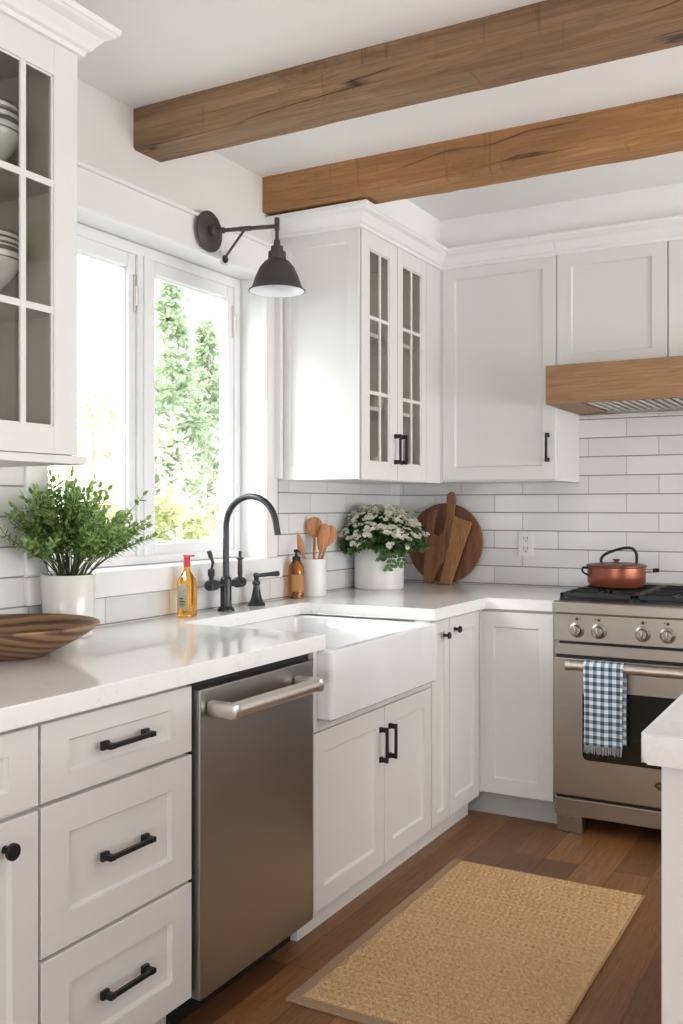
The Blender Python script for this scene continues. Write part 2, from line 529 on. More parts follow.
def rect_frame(b, x0, x1, y0, y1, z0, z1, wv, wt=None, wbm=None, bev=.004):
    wt = wt or wv; wbm = wbm or wv
    b.box(x0, x1, y0, y0+wv, z0, z1, bev); b.box(x0, x1, y1-wv, y1, z0, z1, bev)
    b.box(x0, x1, y0+wv, y1-wv, z1-wt, z1, bev); b.box(x0, x1, y0+wv, y1-wv, z0, z0+wbm, bev)
b = B()
rect_frame(b, F0-.06, F0, WY0+.001, WY1-.001, WZ0+.001, WZ1-.001, .040, .040, .032)
b.box(F0-.06, F0+.004, 2.575, 2.642, WZ0+.03, WZ1-.04, .004)
b.box(F0, F0+.012, 2.600, 2.617, WZ0+.03, WZ1-.04, .003)
put('window_frame', b, M_frame, win)
for (y0, y1, nm) in ((WY0+.035, 2.58, 0), (2.636, WY1-.034, 1)):
    b = B(); rect_frame(b, F0-.045, F0-.008, y0+.002, y1-.002, WZ0+.026, WZ1-.036, .040 if nm == 0 else .042, .052, .045, .006)
    rect_frame(b, F0-.04, F0-.02, y0+.036, y1-.036, WZ0+.066, WZ1-.082, .012, None, None, .003)
    sash = put('window_sash', b, M_frame, win)
    b = B(); b.box(F0-.034, F0-.030, y0+.034, y1-.034, WZ0+.064, WZ1-.080)
    put('pane', b, M_pane, sash)
    b = B(); b.box(F0-.010, F0-.002, y1-.018, y1-.006, WZ1-.24, WZ1-.11, .003); b.box(F0-.006, F0+.010, y1-.015, y1-.009, WZ1-.22, WZ1-.15, .002)
    put('sash_latch', b, M_steelL, sash)

# ceiling beams
def beam(y0, y1, z0, mat, label):
    b = B()
    n = 150; x0, x1 = W, X1
    rings = []
    for i in range(n+1):
        x = x0+(x1-x0)*i/n
        ring = []
        corners = [(y0, CE), (y0, z0), (y1, z0), (y1, CE)]
        pts = []
        for (ya, za), (yb, zb) in zip(corners, corners[1:]):
            for k in (0, .06, .3, .7, .94): pts.append((ya+(yb-ya)*k, za+(zb-za)*k))
        pts.append(corners[-1])
        for j, (y, z) in enumerate(pts):
            edge = 1.0 if j in (5, 10) else .0
            d = noise.noise(Vector((x*3.1, y*9+j, z*7)))*.0022 + noise.noise(Vector((x*14, y*20, z*20+y0*7)))*.0012
            cyv = (y0+y1)/2; s = 1 if y > cyv else -1
            yy = y + s*d - s*edge*(.002+.003*noise.noise(Vector((x*5, y0, j))))
            zz = z if z >= CE-1e-6 else z - d + edge*(.002+.003*noise.noise(Vector((x*6, j, y0))))
            ring.append(b.bm.verts.new((x, yy, zz)))
        rings.append(ring)
    for a, c in zip(rings, rings[1:]):
        for k in range(len(a)-1): b.bm.faces.new((a[k], a[k+1], c[k+1], c[k]))
    b.cap(rings[0]); b.cap(rings[-1], True)
    return b.make_thing('ceiling_beam', mat, label, 'beam', None, 'ceiling beams', smooth=True)
beam(2.44, 2.58, 2.47, M_beam1, 'darker rough-sawn wooden ceiling beam nearer the viewer, running from above the window')
beam(3.20, 3.335, 2.465, M_beam2, 'lighter golden wooden ceiling beam farther back, just above the glass-door corner cabinet')

# ------------------------------------------------------------------ cabinet parts
def fb(b, F, u0, u1, n0, n1, z0, z1, bev=0):
    if F == 'L': b.box(n0, n1, u0, u1, z0, z1, bev)
    else: b.box(u0, u1, -n1, -n0, z0, z1, bev)
    return b
def fp(F, u, n, z): return (n, u, z) if F == 'L' else (u, -n, z)

def shaker(F, u0, u1, n, z0, z1, rail=.072, t=.02, rec=.011, g=.0018, st=None):
    """door or drawer front: flat frame round a recessed panel with a small slope inside"""
    b = B()
    u0 += g; u1 -= g; z0 += g; z1 -= g
    m = lambda u, nn, z: b.bm.verts.new(fp(F, u, nn, z))
    loops = []
    e = .0015; sl = .006
    ex = (st or rail)-rail
    for du, nn in ((0, n-t), (0, n-e), (e, n), (rail, n), (rail+.001, n-rec*.45), (rail+sl, n-rec)):
        x_ = ex if du >= rail else 0
        loops.append([m(u0+du+x_, nn, z0+du), m(u1-du-x_, nn, z0+du), m(u1-du-x_, nn, z1-du), m(u0+du+x_, nn, z1-du)])
    for a, c in zip(loops, loops[1:]): b.bridge(a, c)
    b.cap(loops[0], True); b.cap(loops[-1])
    return b

def bar_pull(F, u0, z0, n, length, vertical=False, r=.0052, name='handle', parent=None, stand=.030):
    """square-section black pull with flared feet, centred on (u0, z0)"""
    b = B()
    h = length/2
    if vertical:
        fb(b, F, u0-r, u0+r, n+stand-.009, n+stand, z0-h, z0+h, .0015)
        for s in (-1, 1):
            zc = z0+s*(h-.009)
            fb(b, F, u0-r*1.1, u0+r*1.1, n, n+stand-.004, zc-.008, zc+.008, .002)
            fb(b, F, u0-r*1.7, u0+r*1.7, n, n+.007, zc-.0095, zc+.0095, .002)
    else:
        fb(b, F, u0-h+.006, u0+h-.006, n+stand-.010, n+stand, z0-r, z0+r, .0015)
        for s in (-1, 1):
            uc = u0+s*(h-.010)
            fb(b, F, uc-.009, uc+.009, n, n+stand+.001, z0-r*1.15, z0+r*1.15, .002)
            fb(b, F, uc-.011, uc+.011, n, n+.010, z0-r*1.9, z0+r*1.9, .002)
    return b.make(name, M_black, parent)

def knob(F, u, z, n, parent, R=.015):
    b = B()
    ax = (1, 0, 0) if F == 'L' else (0, -1, 0)
    b.lathe(fp(F, u, n, z), [(0, 0), (.008, 0), (.006, .006), (.0055, .016), (R, .020), (R, .026), (R*.85, .028), (0, .028)], 20, ax)
    return b.make('knob', M_black, parent, smooth=True)

NF = .635          # face of the left run's doors
CT = .869          # underside of the worktop
# ---- left-most base cabinet
t = thing('base_cabinet', 'white base cabinet at the left edge with a round black knob on its door', 'cabinet', (W, 1.1, 0))
b = B(); b.box(W+.009, NF-.021, .75, 1.3755, .095, CT-.001); b.box(W+.05, NF-.08, .75, 1.3755, 0, .095)
put('body', b, M_cab, t)
d = put('drawer', shaker('L', .80, 1.375, NF, .697, .858, .044, st=.074), M_cab, t)
bar_pull('L', 1.09, .775, NF, .165, parent=d)
d = put('door', shaker('L', .80, 1.375, NF, .10, .69, .066), M_cab, t)
knob('L', 1.288, .637, NF, d, .0165)
# ---- three-drawer cabinet
t = thing('drawer_cabinet', 'white three-drawer base cabinet with black bar pulls left of the dishwasher', 'cabinet', (W, 1.62, 0))
b = B(); b.box(W+.009, NF-.021, 1.3775, 1.860, .095, CT-.001); b.box(W+.05, NF-.08, 1.3775, 1.860, 0, .095)
put('body', b, M_cab, t)
for z0, z1, zh in ((.697, .858, .779), (.387, .692, .541), (.10, .382, .245)):
    d = put('drawer', shaker('L', 1.379, 1.862, NF, z0, z1, .044 if z1 > .8 else .068, st=.074), M_cab, t)
    bar_pull('L', 1.620, zh, NF, .150, parent=d)
# ---- dishwasher
t = thing('dishwasher', 'built-in stainless steel dishwasher with a long horizontal bar handle', 'dishwasher', (.3, 2.15, 0))
b = B(); b.box(.02, NF-.016, 1.866, 2.430, .10, CT-.002); b.box(.02, .56, 1.866, 2.425, .0, .10)
put('body', b, M_void, t)
b = B(); b.box(NF-.014, NF+.016, 1.872, 2.406, .090, .845, .003)
dd = put('door', b, M_steelD, t)
b = B()
xb = NF+.088; zb = .796
b.cyl((xb, 1.896, zb), (xb, 2.315, zb), .0195, seg=28)
for yy in (1.892, 2.292):
    b.box(NF+.016, xb+.0198, yy, yy+.028, zb-.0198, zb+.0198, .010)
b.make('handle', M_steelL, dd, smooth=True)
# ---- sink cabinet
t = thing('sink_cabinet', 'white two-door base cabinet under the apron sink with paired vertical black pulls', 'cabinet', (W, 2.87, 0))
b = B()
b.box(W+.009, NF-.021, 2.432, 3.295, .095, .655); b.box(NF-.03, NF-.004, 2.431, 3.29, .622, .657)
b.box(NF-.02, NF+.002, 2.431, 2.452, .625, CT-.001); b.box(NF-.045, NF-.021, 2.432, 2.452, .655, CT-.001)
b.box(NF-.045, NF-.002, 3.235, 3.29, .655, CT-.001)
b.box(W+.05, NF-.055, 2.432, 3.295, 0, .095)
put('body', b, M_cab, t)
d = put('door', shaker('L', 2.434, 2.900, NF, .088, .621, .062), M_cab, t)
bar_pull('L', 2.868, .497, NF, .118, True, .0048, parent=d)
d = put('door', shaker('L', 2.901, 3.288, NF, .088, .621, .062), M_cab, t)
bar_pull('L', 2.936, .497, NF, .118, True, .0048, parent=d)
# ---- two narrow doors before the corner
t = thing('base_cabinet', 'narrow white base cabinet right beside the sink, its black knob half hidden', 'cabinet', (W, 3.37, 0))
b = B(); b.box(W+.009, NF-.021, 3.297, 3.459, .095, CT-.001); b.box(W+.05, NF-.055, 3.297, 3.459, 0, .095)
put('body', b, M_cab, t)
d = put('door', shaker('L', 3.293, 3.458, NF, .088, .862, .045), M_cab, t); knob('L', 3.405, .800, NF, d, .013)
t = thing('base_cabinet', 'narrow white base cabinet against the inner corner with one black knob at top left', 'cabinet', (W, 3.62, 0))
b = B(); b.box(W+.009, NF-.021, 3.461, 3.79, .095, CT-.001); b.box(W+.05, NF-.055, 3.461, 3.79, 0, .095)
put('body', b, M_cab, t)
d = put('door', shaker('L', 3.461, 3.776, NF, .088, .862, .06), M_cab, t); knob('L', 3.512, .812, NF, d, .0135)
# ---- corner cabinet on the back run (front at y = 3.80)
t = thing('base_cabinet', 'white base cabinet with one tall blank door between the corner and the range', 'cabinet', (.4, 4.1, 0))
b = B(); b.box(W+.009, .948, 3.822, BK-T-.001, .095, CT-.001); b.box(NF-.02, NF, 3.79, 3.822, .1, CT-.001)
put('body', b, M_cab, t)
b = B(); b.box(.55, .948, 3.850, BK-T-.02, 0, .0945); put('toe_kick', b, painted('shade_toned_toe_kick', (.46, .455, .445), .6), t)  # white toe kick greyed in its colour for the shade under the cabinet
put('door', shaker('K', NF-.010, .945, -3.80, .10, .858, .062), M_cab, t)

# ---- worktops
b = B()
pts = [(W+T+.001, .35), (.660, .35), (.660, 2.462), (.13, 2.462), (.10, 2.50), (.10, 3.225), (.13, 3.255), (.660, 3.262),
       (.660, 3.788), (.948, 3.788), (.948, BK-T-.001), (W+T+.001, BK-T-.001)]
b.prism(pts, CT, .914, bev=.0025)
b.make_thing('worktop', M_quartz, 'white quartz worktop running from the left edge round the corner to the range', 'countertop', (.3, 2.5, CT))

# ---- apron sink
t = thing('farmhouse_sink', 'white fireclay apron-front sink set below the window', 'sink', (.4, 2.85, .655))
def rr(x0, x1, y0, y1, r, seg=6):
    out = []
    for cx, cy, a0 in ((x1-r, y0+r, -90), (x1-r, y1-r, 0), (x0+r, y1-r, 90), (x0+r, y0+r, 180)):
        for k in range(seg+1):
            a = math.radians(a0+90*k/seg); out.append((cx+r*math.cos(a), cy+r*math.sin(a)))
    return out
b = B()
sx0, sx1, sy0, sy1 = .07, .688, 2.454, 3.232
zt = .866; zbt = .657
L = []
def lp(x0, x1, y0, y1, r, z): L.append([b.bm.verts.new((x, y, z)) for x, y in rr(x0, x1, y0, y1, r)])
lp(sx0+.01, sx1-.01, sy0+.01, sy1-.01, .012, zbt)
lp(sx0, sx1, sy0, sy1, .018, zbt+.008)
lp(sx0, sx1, sy0, sy1, .018, zt-.006)
lp(sx0+.006, sx1-.006, sy0+.006, sy1-.006, .014, zt)
lp(sx0+.022, sx1-.028, sy0+.024, sy1-.024, .022, zt)
lp(sx0+.028, sx1-.034, sy0+.030, sy1-.030, .026, zt-.008)
lp(sx0+.036, sx1-.042, sy0+.038, sy1-.038, .04, zbt+.05)
lp(sx0+.07, sx1-.076, sy0+.072, sy1-.072, .05, zbt+.028)
for a, c in zip(L, L[1:]): b.bridge(a, c)
b.cap(L[0], True); b.cap(L[-1])
put('basin', b, M_ceramic, t, smooth=True)
b = B(); b.lathe((.34, 2.84, zbt+.0285), [(0, .002), (.03, .002), (.042, .003), (.044, 0)], 24)
put('drain', b, M_chrome, t, smooth=True)

# ------------------------------------------------------------------ wall cabinets
def glass_door(parent, u0, u1, n, z0, z1, cols, zrows, stile=.06, top=.075, bot=.075, mw=.016, t_=.02, F='L'):
    g = .0018
    b = B()
    a0, a1 = u0+g, u1-g
    fb(b, F, a0, a0+stile, n-t_, n, z0+g, z1-g, .001); fb(b, F, a1-stile, a1, n-t_, n, z0+g, z1-g, .001)
    fb(b, F, a0+stile, a1-stile, n-t_, n-.0002, z0+g, z0+bot, .001); fb(b, F, a0+stile, a1-stile, n-t_, n-.0002, z1-top, z1-g, .001)
    i0, i1, k0, k1 = a0+stile, a1-stile, z0+bot, z1-top
    for (p, q, r_, s_) in ((i0, i0+.005, k0, k1), (i1-.005, i1, k0, k1), (i0, i1, k0, k0+.005), (i0, i1, k1-.005, k1)):
        fb(b, F, p, q, n-.009, n-.004, r_, s_, .001)
    for c in cols: fb(b, F, c-mw/2, c+mw/2, n-.008, n-.001, k0, k1, .001)
    for zr in zrows: fb(b, F, i0, i1, n-.0085, n-.0015, zr-mw/2, zr+mw/2, .001)
    d = b.make('door', M_cab, parent)
    b = B(); fb(b, F, i0-.004, i1+.004, n-.012, n-.010, k0-.004, k1+.004)
    b.make('glass_pane', M_cabglass, d)
    return d

CROWN = [(0, 0), (.010, .0), (.012, .012), (.020, .016), (.026, .026), (.040, .046), (.056, .056), (.060, .062), (.064, .064), (.066, .078), (0, .078)]
def crown(b, path, z, k=1.0, kz=None):
    kz = kz or k
    b.sweep(path, [(o*k, z+h*kz) for o, h in CROWN]); return b

def hollow(b, x0, x1, y0, y1, z0, z1, th=.018):
    b.box(x0, x0+.008, y0, y1, z0, z1); b.box(x0, x1, y0, y0+th, z0, z1, .001); b.box(x0, x1, y1-th, y1, z0, z1, .001)
    b.box(x0+.008, x1, y0+th, y1-th, z0, z0+th); b.box(x0+.008, x1, y0+th, y1-th, z1-th, z1)

# near left glass cabinet
t = thing('wall_cabinet', 'white glass-door wall cabinet at the upper left edge holding bowls, left of the window', 'cabinet', (W, 1.45, 1.4))
UF = .33
b = B(); hollow(b, W, UF-.021, 1.095, 1.790, 1.418, 2.427)
crown(b, [(W, 1.792), (W+.001, 1.792), ][:0] or [(UF, .9), (UF, 1.792), (W, 1.792)][::-1], 2.427) if False else None
put('body', b, M_cab, t)
b = B()
# crown goes round the front and the end facing the window (outward = right-hand side of the path)
b.sweep([(UF, 1.095), (UF, 1.792), (W, 1.792)], [(o*1.15, 2.424+h*1.0) for o, h in CROWN])
b.box(W, UF, 1.095, 1.792, 2.4275, 2.44)
put('crown_moulding', b, M_trim, t)
b = B(); b.box(W, UF+.004, 1.095, 1.818, 1.397, 1.4175, .002)
put('light_rail', b, M_cab, t)
b = B(); b.box(W+.009, UF-.025, 1.114, 1.771, 1.4365, 1.438); b.box(W+.0085, W+.0095, 1.114, 1.771, 1.437, 2.408)
b.box(W+.01, UF-.025, 1.1135, 1.1145, 1.437, 2.408); b.box(W+.01, UF-.025, 1.7705, 1.7715, 1.437, 2.408)
put('lining', b, M_inside, t)
for zs in (2.105, 1.790):
    b = B(); b.box(W+.01, UF-.045, 1.116, 1.769, zs-.018, zs, .001); put('shelf', b, M_cab, t)
ZR = (2.079, 1.770)
glass_door(t, 1.442, 1.791, UF, 1.418, 2.427, (1.615,), ZR, .078, .082, .068, .017)
d2 = glass_door(t, 1.096, 1.440, UF, 1.418, 2.427, (1.268,), ZR, .078, .082, .068, .017)
bar_pull('L', 1.478, 1.55, UF, .13, True, .0045, parent=t.children[-2] if False else d2)

# far left glass cabinet
t = thing('wall_cabinet', 'white two-door glass-front wall cabinet on the window wall, right of the lamp', 'cabinet', (W, 3.6, 1.4))
ZB, ZT = 1.398, 2.378
b = B(); hollow(b, W, UF-.021, 3.305, 3.925, ZB, ZT)
b.box(W, UF, 3.9255, 4.080, ZB, ZT, .001)
b.box(UF-.021, UF, 3.300, 3.3045, ZB, ZT)
# panelled end facing the window
m = lambda u, nn, z: b.bm.verts.new((u, nn, z))
LL = []
for du, yy in ((0, 3.3049), (0, 3.289), (.001, 3.288), (.052, 3.288), (.053, 3.293), (.058, 3.297)):
    LL.append([m(W+.02+du, yy, ZB+du), m(UF-du, yy, ZB+du), m(UF-du, yy, ZT-du), m(W+.02+du, yy, ZT-du)])
for a, c in zip(LL, LL[1:]): b.bridge(a, c)
b.cap(LL[-1])
put('body', b, M_cab, t)
b = B(); b.sweep([(W, 3.288), (UF, 3.288), (UF, 4.0798)], [(o, ZT-.003+h) for o, h in CROWN], post=(.8, 4.0798)); b.box(W, UF, 3.288, 4.0795, ZT+.0005, ZT+.02)
put('crown_moulding', b, M_trim, t)
b = B(); b.box(W+.009, UF-.025, 3.324, 3.906, ZB+.0185, ZB+.020); b.box(W+.0085, W+.0095, 3.324, 3.906, ZB+.02, ZT-.02)
b.box(W+.01, UF-.025, 3.3235, 3.3245, ZB+.02, ZT-.02); b.box(W+.01, UF-.025, 3.9055, 3.9065, ZB+.02, ZT-.02)
put('lining', b, M_inside, t)
for zs in (2.00, 1.70):
    b = B(); b.box(W+.01, UF-.045, 3.326, 3.904, zs-.016, zs, .001); put('shelf', b, M_cab, t)
ZR = (2.043, 1.745)
dA = glass_door(t, 3.306, 3.629, UF, ZB, ZT, (3.473,), ZR, .072, .068, .072, .014)
dB = glass_door(t, 3.630, 3.924, UF, ZB, ZT, (3.772,), ZR, .050, .068, .072, .014)
bar_pull('L', 3.604, 1.530, UF, .125, True, .0048, parent=dA)
bar_pull('L', 3.662, 1.530, UF, .125, True, .0048, parent=dB)

# back wall: tall single door, then cabinets over the hood
BF = -4.08
ZTB = 2.385
t = thing('wall_cabinet', 'large white single-door wall cabinet on the back wall left of the hood', 'cabinet', (.6, BK-T, 1.4))
b = B(); b.box(UF+.001, .872, 4.101, BK-T-.001, 1.404, ZTB); b.box(.8535, .8725, 4.09, 4.10, 1.404, ZTB)
b.box(.31, .3385, 4.0815, 4.10, 1.404, ZTB)
put('body', b, M_cab, t)
d = put('door', shaker('K', .338, .871, BF, 1.408, ZTB, .058, g=.002), M_cab, t)
bar_pull('K', .834, 1.548, BF, .125, True, .0048, parent=d)
prof = [(o, ZTB-.010+h) for o, h in CROWN]
b = B(); b.sweep([(UF+.0004, -BF), (.8715, -BF)], prof, pre=(UF+.0004, 3.9)); b.box(UF+.0665, .8715, -BF, BK-T-.001, ZTB+.001, ZTB+.02)
put('crown_moulding', b, M_trim, t)
t = thing('wall_cabinet', 'white wall cabinet pair above the wooden range hood', 'cabinet', (1.4, BK-T, 1.9))
b = B(); b.box(.8735, 1.95, 4.101, BK-T-.001, 1.880, ZTB)
put('body', b, M_cab, t)
put('door', shaker('K', .873, 1.335, BF, 1.882, ZTB, .06, g=.002), M_cab, t)
put('door', shaker('K', 1.336, 1.80, BF, 1.882, ZTB, .06, g=.002), M_cab, t)
b = B(); b.sweep([(.8725, -BF), (1.95, -BF)], prof); b.box(.8725, 1.95, -BF, BK-T-.001, ZTB+.001, ZTB+.02)
put('crown_moulding', b, M_trim, t)

b = B()
b.prism([(W, 3.335), (UF-.004, 3.335), (UF-.004, 4.083), (1.949, 4.083), (1.949, BK), (W, BK)], ZTB+.0205, CE)
struct('added_soffit', b, M_ceil)  # added white band that closes the dark-looking gap between crown and ceiling
# ---- hood
t = thing('range_hood', 'wood-clad range hood with a grey metal filter above the stainless range', 'range hood', (1.41, BK-T, 1.715))
b = B()
hx0, hx1, hy0 = .880, 1.945, 3.90
b.box(hx0, hx1, hy0, hy0+.022, 1.716, 1.876, .002)
b.box(hx0, hx0+.022, hy0+.022, 4.10, 1.716, 1.876, .002); b.box(hx1-.022, hx1, hy0+.022, 4.10, 1.716, 1.876, .002)
b.box(hx0+.022, hx1-.022, hy0+.022, 4.10, 1.855, 1.876)
b.box(hx0, hx1, 4.10, BK-T-.001, 1.75, 1.8785); b.box(hx0, hx0+.022, 4.10, BK-T-.001, 1.716, 1.75); b.box(hx1-.022, hx1, 4.10, BK-T-.001, 1.716, 1.75)
b.box(hx0+.022, hx0+.13, hy0+.022, 4.411, 1.719, 1.73)
put('wood_surround', b, M_hoodw, t)
b = B()
b.box(hx0+.13, hx1-.03, hy0+.024, 4.41, 1.738, 1.744)
for k in range(26):
    x = hx0+.145+k*.034
    b.box(x, x+.020, hy0+.03, 4.40, 1.722, 1.737, .004)
b.box(hx0+.02, hx1-.02, 4.412, BK-T-.001, 1.706, 1.7155, .002)
put('filter', b, M_steelL, t, smooth=True)

# ------------------------------------------------------------------ range
RX0, RX1 = .955, 1.870
RF = 3.760
t = thing('range', 'freestanding stainless steel gas range with black grates on the back wall', 'range', (1.41, 4.1, 0))
b = B()
b.box(RX0+.002, RX1-.002, RF+.03, 4.43, .155, .905)
b.box(RX0+.02, RX1-.02, RF+.08, 4.40, .08, .155)
put('body', b, M_steel, t)
b = B()
b.box(RX0, RX1, RF-.022, RF+.06, .868, .917, .008)
b.box(RX0, RX1, RF+.05, 4.44, .905, .917, .002)
b.box(RX0, RX1, 4.385, 4.44, .917, .953, .008)
put('cooktop', b, M_steel, t)
b = B(); b.box(RX0+.003, RX1-.003, RF, RF+.03, .760, .868, .002)
cp = put('control_panel', b, M_steel, t)
for (x, y, za, zb_) in ((.022, .008, .749, .760), (.008, .012, .695, .705), (.015, .014, .135, .152)):
    b = B(); b.box(RX0+x, RX1-x, RF+y, RF+.04, za, zb_); put('shadow_gap', b, M_void, t)
b = B(); b.box(RX0+.003, RX1-.003, RF+.006, RF+.03, .706, .749, .002)
put('vent_trim', b, M_steel, t)
for i, x in enumerate((1.050, 1.136, 1.303, 1.395, 1.49, 1.60, 1.69, 1.776)):
    if i in (4,): continue
    b = B()
    b.lathe((x, RF, .806), [(.030, 0), (.030, .004), (.026, .006), (.026, .008), (.0215, .010), (.0205, .030), (.018, .033), (0, .033)], 28, (0, -1, 0))
    b.box(x-.0055, x+.0055, RF-.043, RF-.03, .786, .826, .002)
    k = put('knob', b, M_knob, cp, smooth=True)
    b = B(); b.cyl((x, RF-.0012, .849), (x, RF+.001, .849), .0065, seg=14); b.cyl((x+.012*(-1)**i, RF-.0012, .851), (x+.012*(-1)**i, RF+.001, .851), .003, seg=10)
    put('dial_mark', b, M_gun, cp)
# oven door with rounded window
b = B(); b.box(RX0+.003, RX1-.003, RF-.006, RF+.03, .153, .694, .003)
dr = put('oven_door', b, M_steel, t)
def rrect_prism(b, x0, x1, z0, z1, r, y0, y1):
    pts = rr(x0, x1, z0, z1, r)
    Mx = Matrix(((1, 0, 0, 0), (0, 0, 1, 0), (0, 1, 0, 0), (0, 0, 0, 1)))
    b.prism(pts, y0, y1, Mx)
b = B(); rrect_prism(b, 1.074, 1.752, .300, .573, .022, RF-.0075, RF-.004); put('oven_window', b, M_ovenglass, dr)
b = B()
ring_o = rr(1.068, 1.758, .294, .579, .026); ring_i = rr(1.074, 1.752, .300, .573, .022)
vo = [b.bm.verts.new((x, RF-.0085, z)) for x, z in ring_o]; vi = [b.bm.verts.new((x, RF-.0085, z)) for x, z in ring_i]
vo2 = [b.bm.verts.new((x, RF-.006, z)) for x, z in ring_o]; vi2 = [b.bm.verts.new((x, RF-.006, z)) for x, z in ring_i]
b.bridge(vo, vi); b.bridge(vo, vo2); b.bridge(vi, vi2)
put('window_trim', b, M_steel, dr)
b = B()
hy = RF-.062; hz_ = .676
b.cyl((RX0+.076, hy, hz_), (RX1-.076, hy, hz_), .0185, seg=28)
for x in (RX0+.070, RX1-.090):
    b.cyl((x, hy, hz_), (x+.02, hy, hz_), .0215, seg=28); b.cyl((x+.010, hy, hz_), (x+.010, RF-.004, hz_), .012, seg=18)
put('handle', b, M_steelL, dr, smooth=True)
# oval badge
b = B()
bx, bz = 1.405, .238
def ell(b, cx, cz, a, c, y, n=36): return [b.bm.verts.new((cx+a*math.cos(2*PI*k/n), y, cz+c*math.sin(2*PI*k/n))) for k in range(n)]
yo = RF-.006
r1 = ell(b, bx, bz, .058, .021, yo); r2 = ell(b, bx, bz, .058, .021, yo-.003); r3 = ell(b, bx, bz, .052, .016, yo-.003); r4 = ell(b, bx, bz, .052, .016, yo-.0012)
b.bridge(r1, r2); b.bridge(r2, r3); b.bridge(r3, r4); b.cap(r4)
bd = put('badge', b, M_gun, dr)
b = B(); b.tube([(bx-.042+.084*k/24, yo-.002, bz+.006*math.sin(k*1.35)*(1-.3*(k % 3))) for k in range(25)], .0016, 6)
put('badge_script', b, M_chrome, bd)
b = B(); b.box(RX0+.005, RX1-.005, RF+.004, RF+.03, .070, .138, .003)
put('kick_panel', b, M_steel, t)
for x in (RX0+.012, RX1-.112):
    for y in (RF+.012, 4.33):
        b = B(); b.box(x, x+.10, y, y+.06, 0, .0705, .004); put('leg', b, M_steel, t)
# grates and burners
for gx0, gx1 in ((.972, 1.262), (1.266, 1.556), (1.560, 1.852)):
    b = B()
    gy0, gy1 = RF+.035, 4.375
    zt_ = .948
    for (x0, x1, y0, y1) in ((gx0, gx1, gy0, gy0+.016), (gx0, gx1, gy1-.016, gy1), (gx0, gx0+.016, gy0, gy1), (gx1-.016, gx1, gy0, gy1), (gx0, gx1, (gy0+gy1)/2-.008, (gy0+gy1)/2+.008)):
        b.box(x0, x1, y0, y1, zt_-.018, zt_, .003)
    cx = (gx0+gx1)/2
    for cy in (gy0+.15, gy1-.15):
        for a in range(4):
            an = a*PI/2+PI/4*0
            dx, dy = math.cos(an), math.sin(an)
            L1 = (gx1-gx0)/2-.01 if a % 2 == 0 else .145
            p0 = (cx+dx*.035, cy+dy*.035); p1 = (cx+dx*L1, cy+dy*L1)
            x0, x1 = sorted((p0[0], p1[0])); y0, y1 = sorted((p0[1], p1[1]))
            b.box(x0-.005, x1+.005, y0-.005, y1+.005, zt_-.016, zt_+.002, .002)
    for (x, y) in ((gx0, gy0), (gx1-.016, gy0), (gx0, gy1-.016), (gx1-.016, gy1-.016), (gx0, (gy0+gy1)/2-.008), (gx1-.016, (gy0+gy1)/2-.008)):
        b.box(x, x+.016, y, y+.016, .916, zt_-.01)
    g = put('grate', b, M_castiron, t)
    for cy in (gy0+.15, gy1-.15):
        b = B(); b.lathe((cx, cy, .9165), [(.055, 0), (.052, .006), (.036, .009), (.036, .016), (.033, .020), (0, .020)], 26)
        put('burner', b, M_castiron, t, smooth=True)
b = B(); b.box(RX0+.012, RX1-.012, RF+.032, 4.38, .9165, .9185); put('drip_tray', b, M_castiron, t)

# ---- braiser on the grate
px_, py_, pz_ = 1.122, 4.105, .9505
t = thing('braiser', 'copper-red lidded cooking pot with a black arched handle on the left rear burner', 'pot', (px_, py_, pz_))
M_copper = plain('copper_red_enamel', (.27, .08, .045), .28, .5)
b = B(); b.lathe((px_, py_, pz_), [(0, 0), (.088, 0), (.108, .008), (.118, .026), (.120, .050), (.119, .086), (.122, .090), (.116, .090), (.110, .03), (0, .02)], 48)
put('pot_body', b, M_copper, t, smooth=True)
b = B(); b.lathe((px_, py_, pz_), [(.124, .090), (.124, .096), (.105, .101), (.06, .106), (.02, .107), (0, .107)], 48)
b.lathe((px_, py_, pz_), [(.123, .0905), (0, .0905)], 48)
b.lathe((px_, py_, pz_), [(.010, .106), (.009, .112), (.016, .116), (.014, .121), (0, .122)], 20)
put('lid', b, plain('dark_copper_lid', (.13, .045, .028), .35, .6), t, smooth=True)
b = B()
rv = Vector((math.cos(YAW), math.sin(YAW), 0))
hp = []
for u, z in ((-.062, .104), (-.064, .120), (-.048, .140), (-.012, .155), (.030, .166), (.062, .166), (.080, .152), (.086, .128), (.084, .100)):
    hp.append(Vector((px_, py_, pz_+z))+rv*u)
def smoothpath(P, n=6):
    out = []
    for i in range(len(P)-1):
        p0, p1, p2, p3 = P[max(i-1, 0)], P[i], P[i+1], P[min(i+2, len(P)-1)]
        for k in range(n):
            s = k/n
            out.append(.5*((2*p1)+(p2-p0)*s+(2*p0-5*p1+4*p2-p3)*s*s+(3*p1-p0-3*p2+p3)*s**3))
    out.append(P[-1]); return out
b.tube(smoothpath(hp), .0062, 10)
put('arched_handle', b, M_black, t, smooth=True)
b = B()
c = Vector((px_, py_, pz_+.079))
b.tube(smoothpath([c-rv*.117+Vector((0, 0, .004)), c-rv*.140+Vector((0, 0, .006)), c-rv*.142+Vector((0, 0, -.012)), c-rv*.119+Vector((0, 0, -.026))]), .0042, 8)
put('loop_handle', b, M_black, t, smooth=True)
b = B()
sd = (rv*.9-Vector((-math.sin(YAW), math.cos(YAW), 0))*.42).normalized()
b.tube([c+sd*.117+Vector((0, 0, -.006)), c+sd*.150+Vector((0, 0, -.003))], .0075, 10); 
put('handle_ferrule', b, M_steelL, t, smooth=True)
b = B(); b.tube([c+sd*.148+Vector((0, 0, -.003)), c+sd*.172+Vector((0, 0, -.001))], [.009, .008], 10)
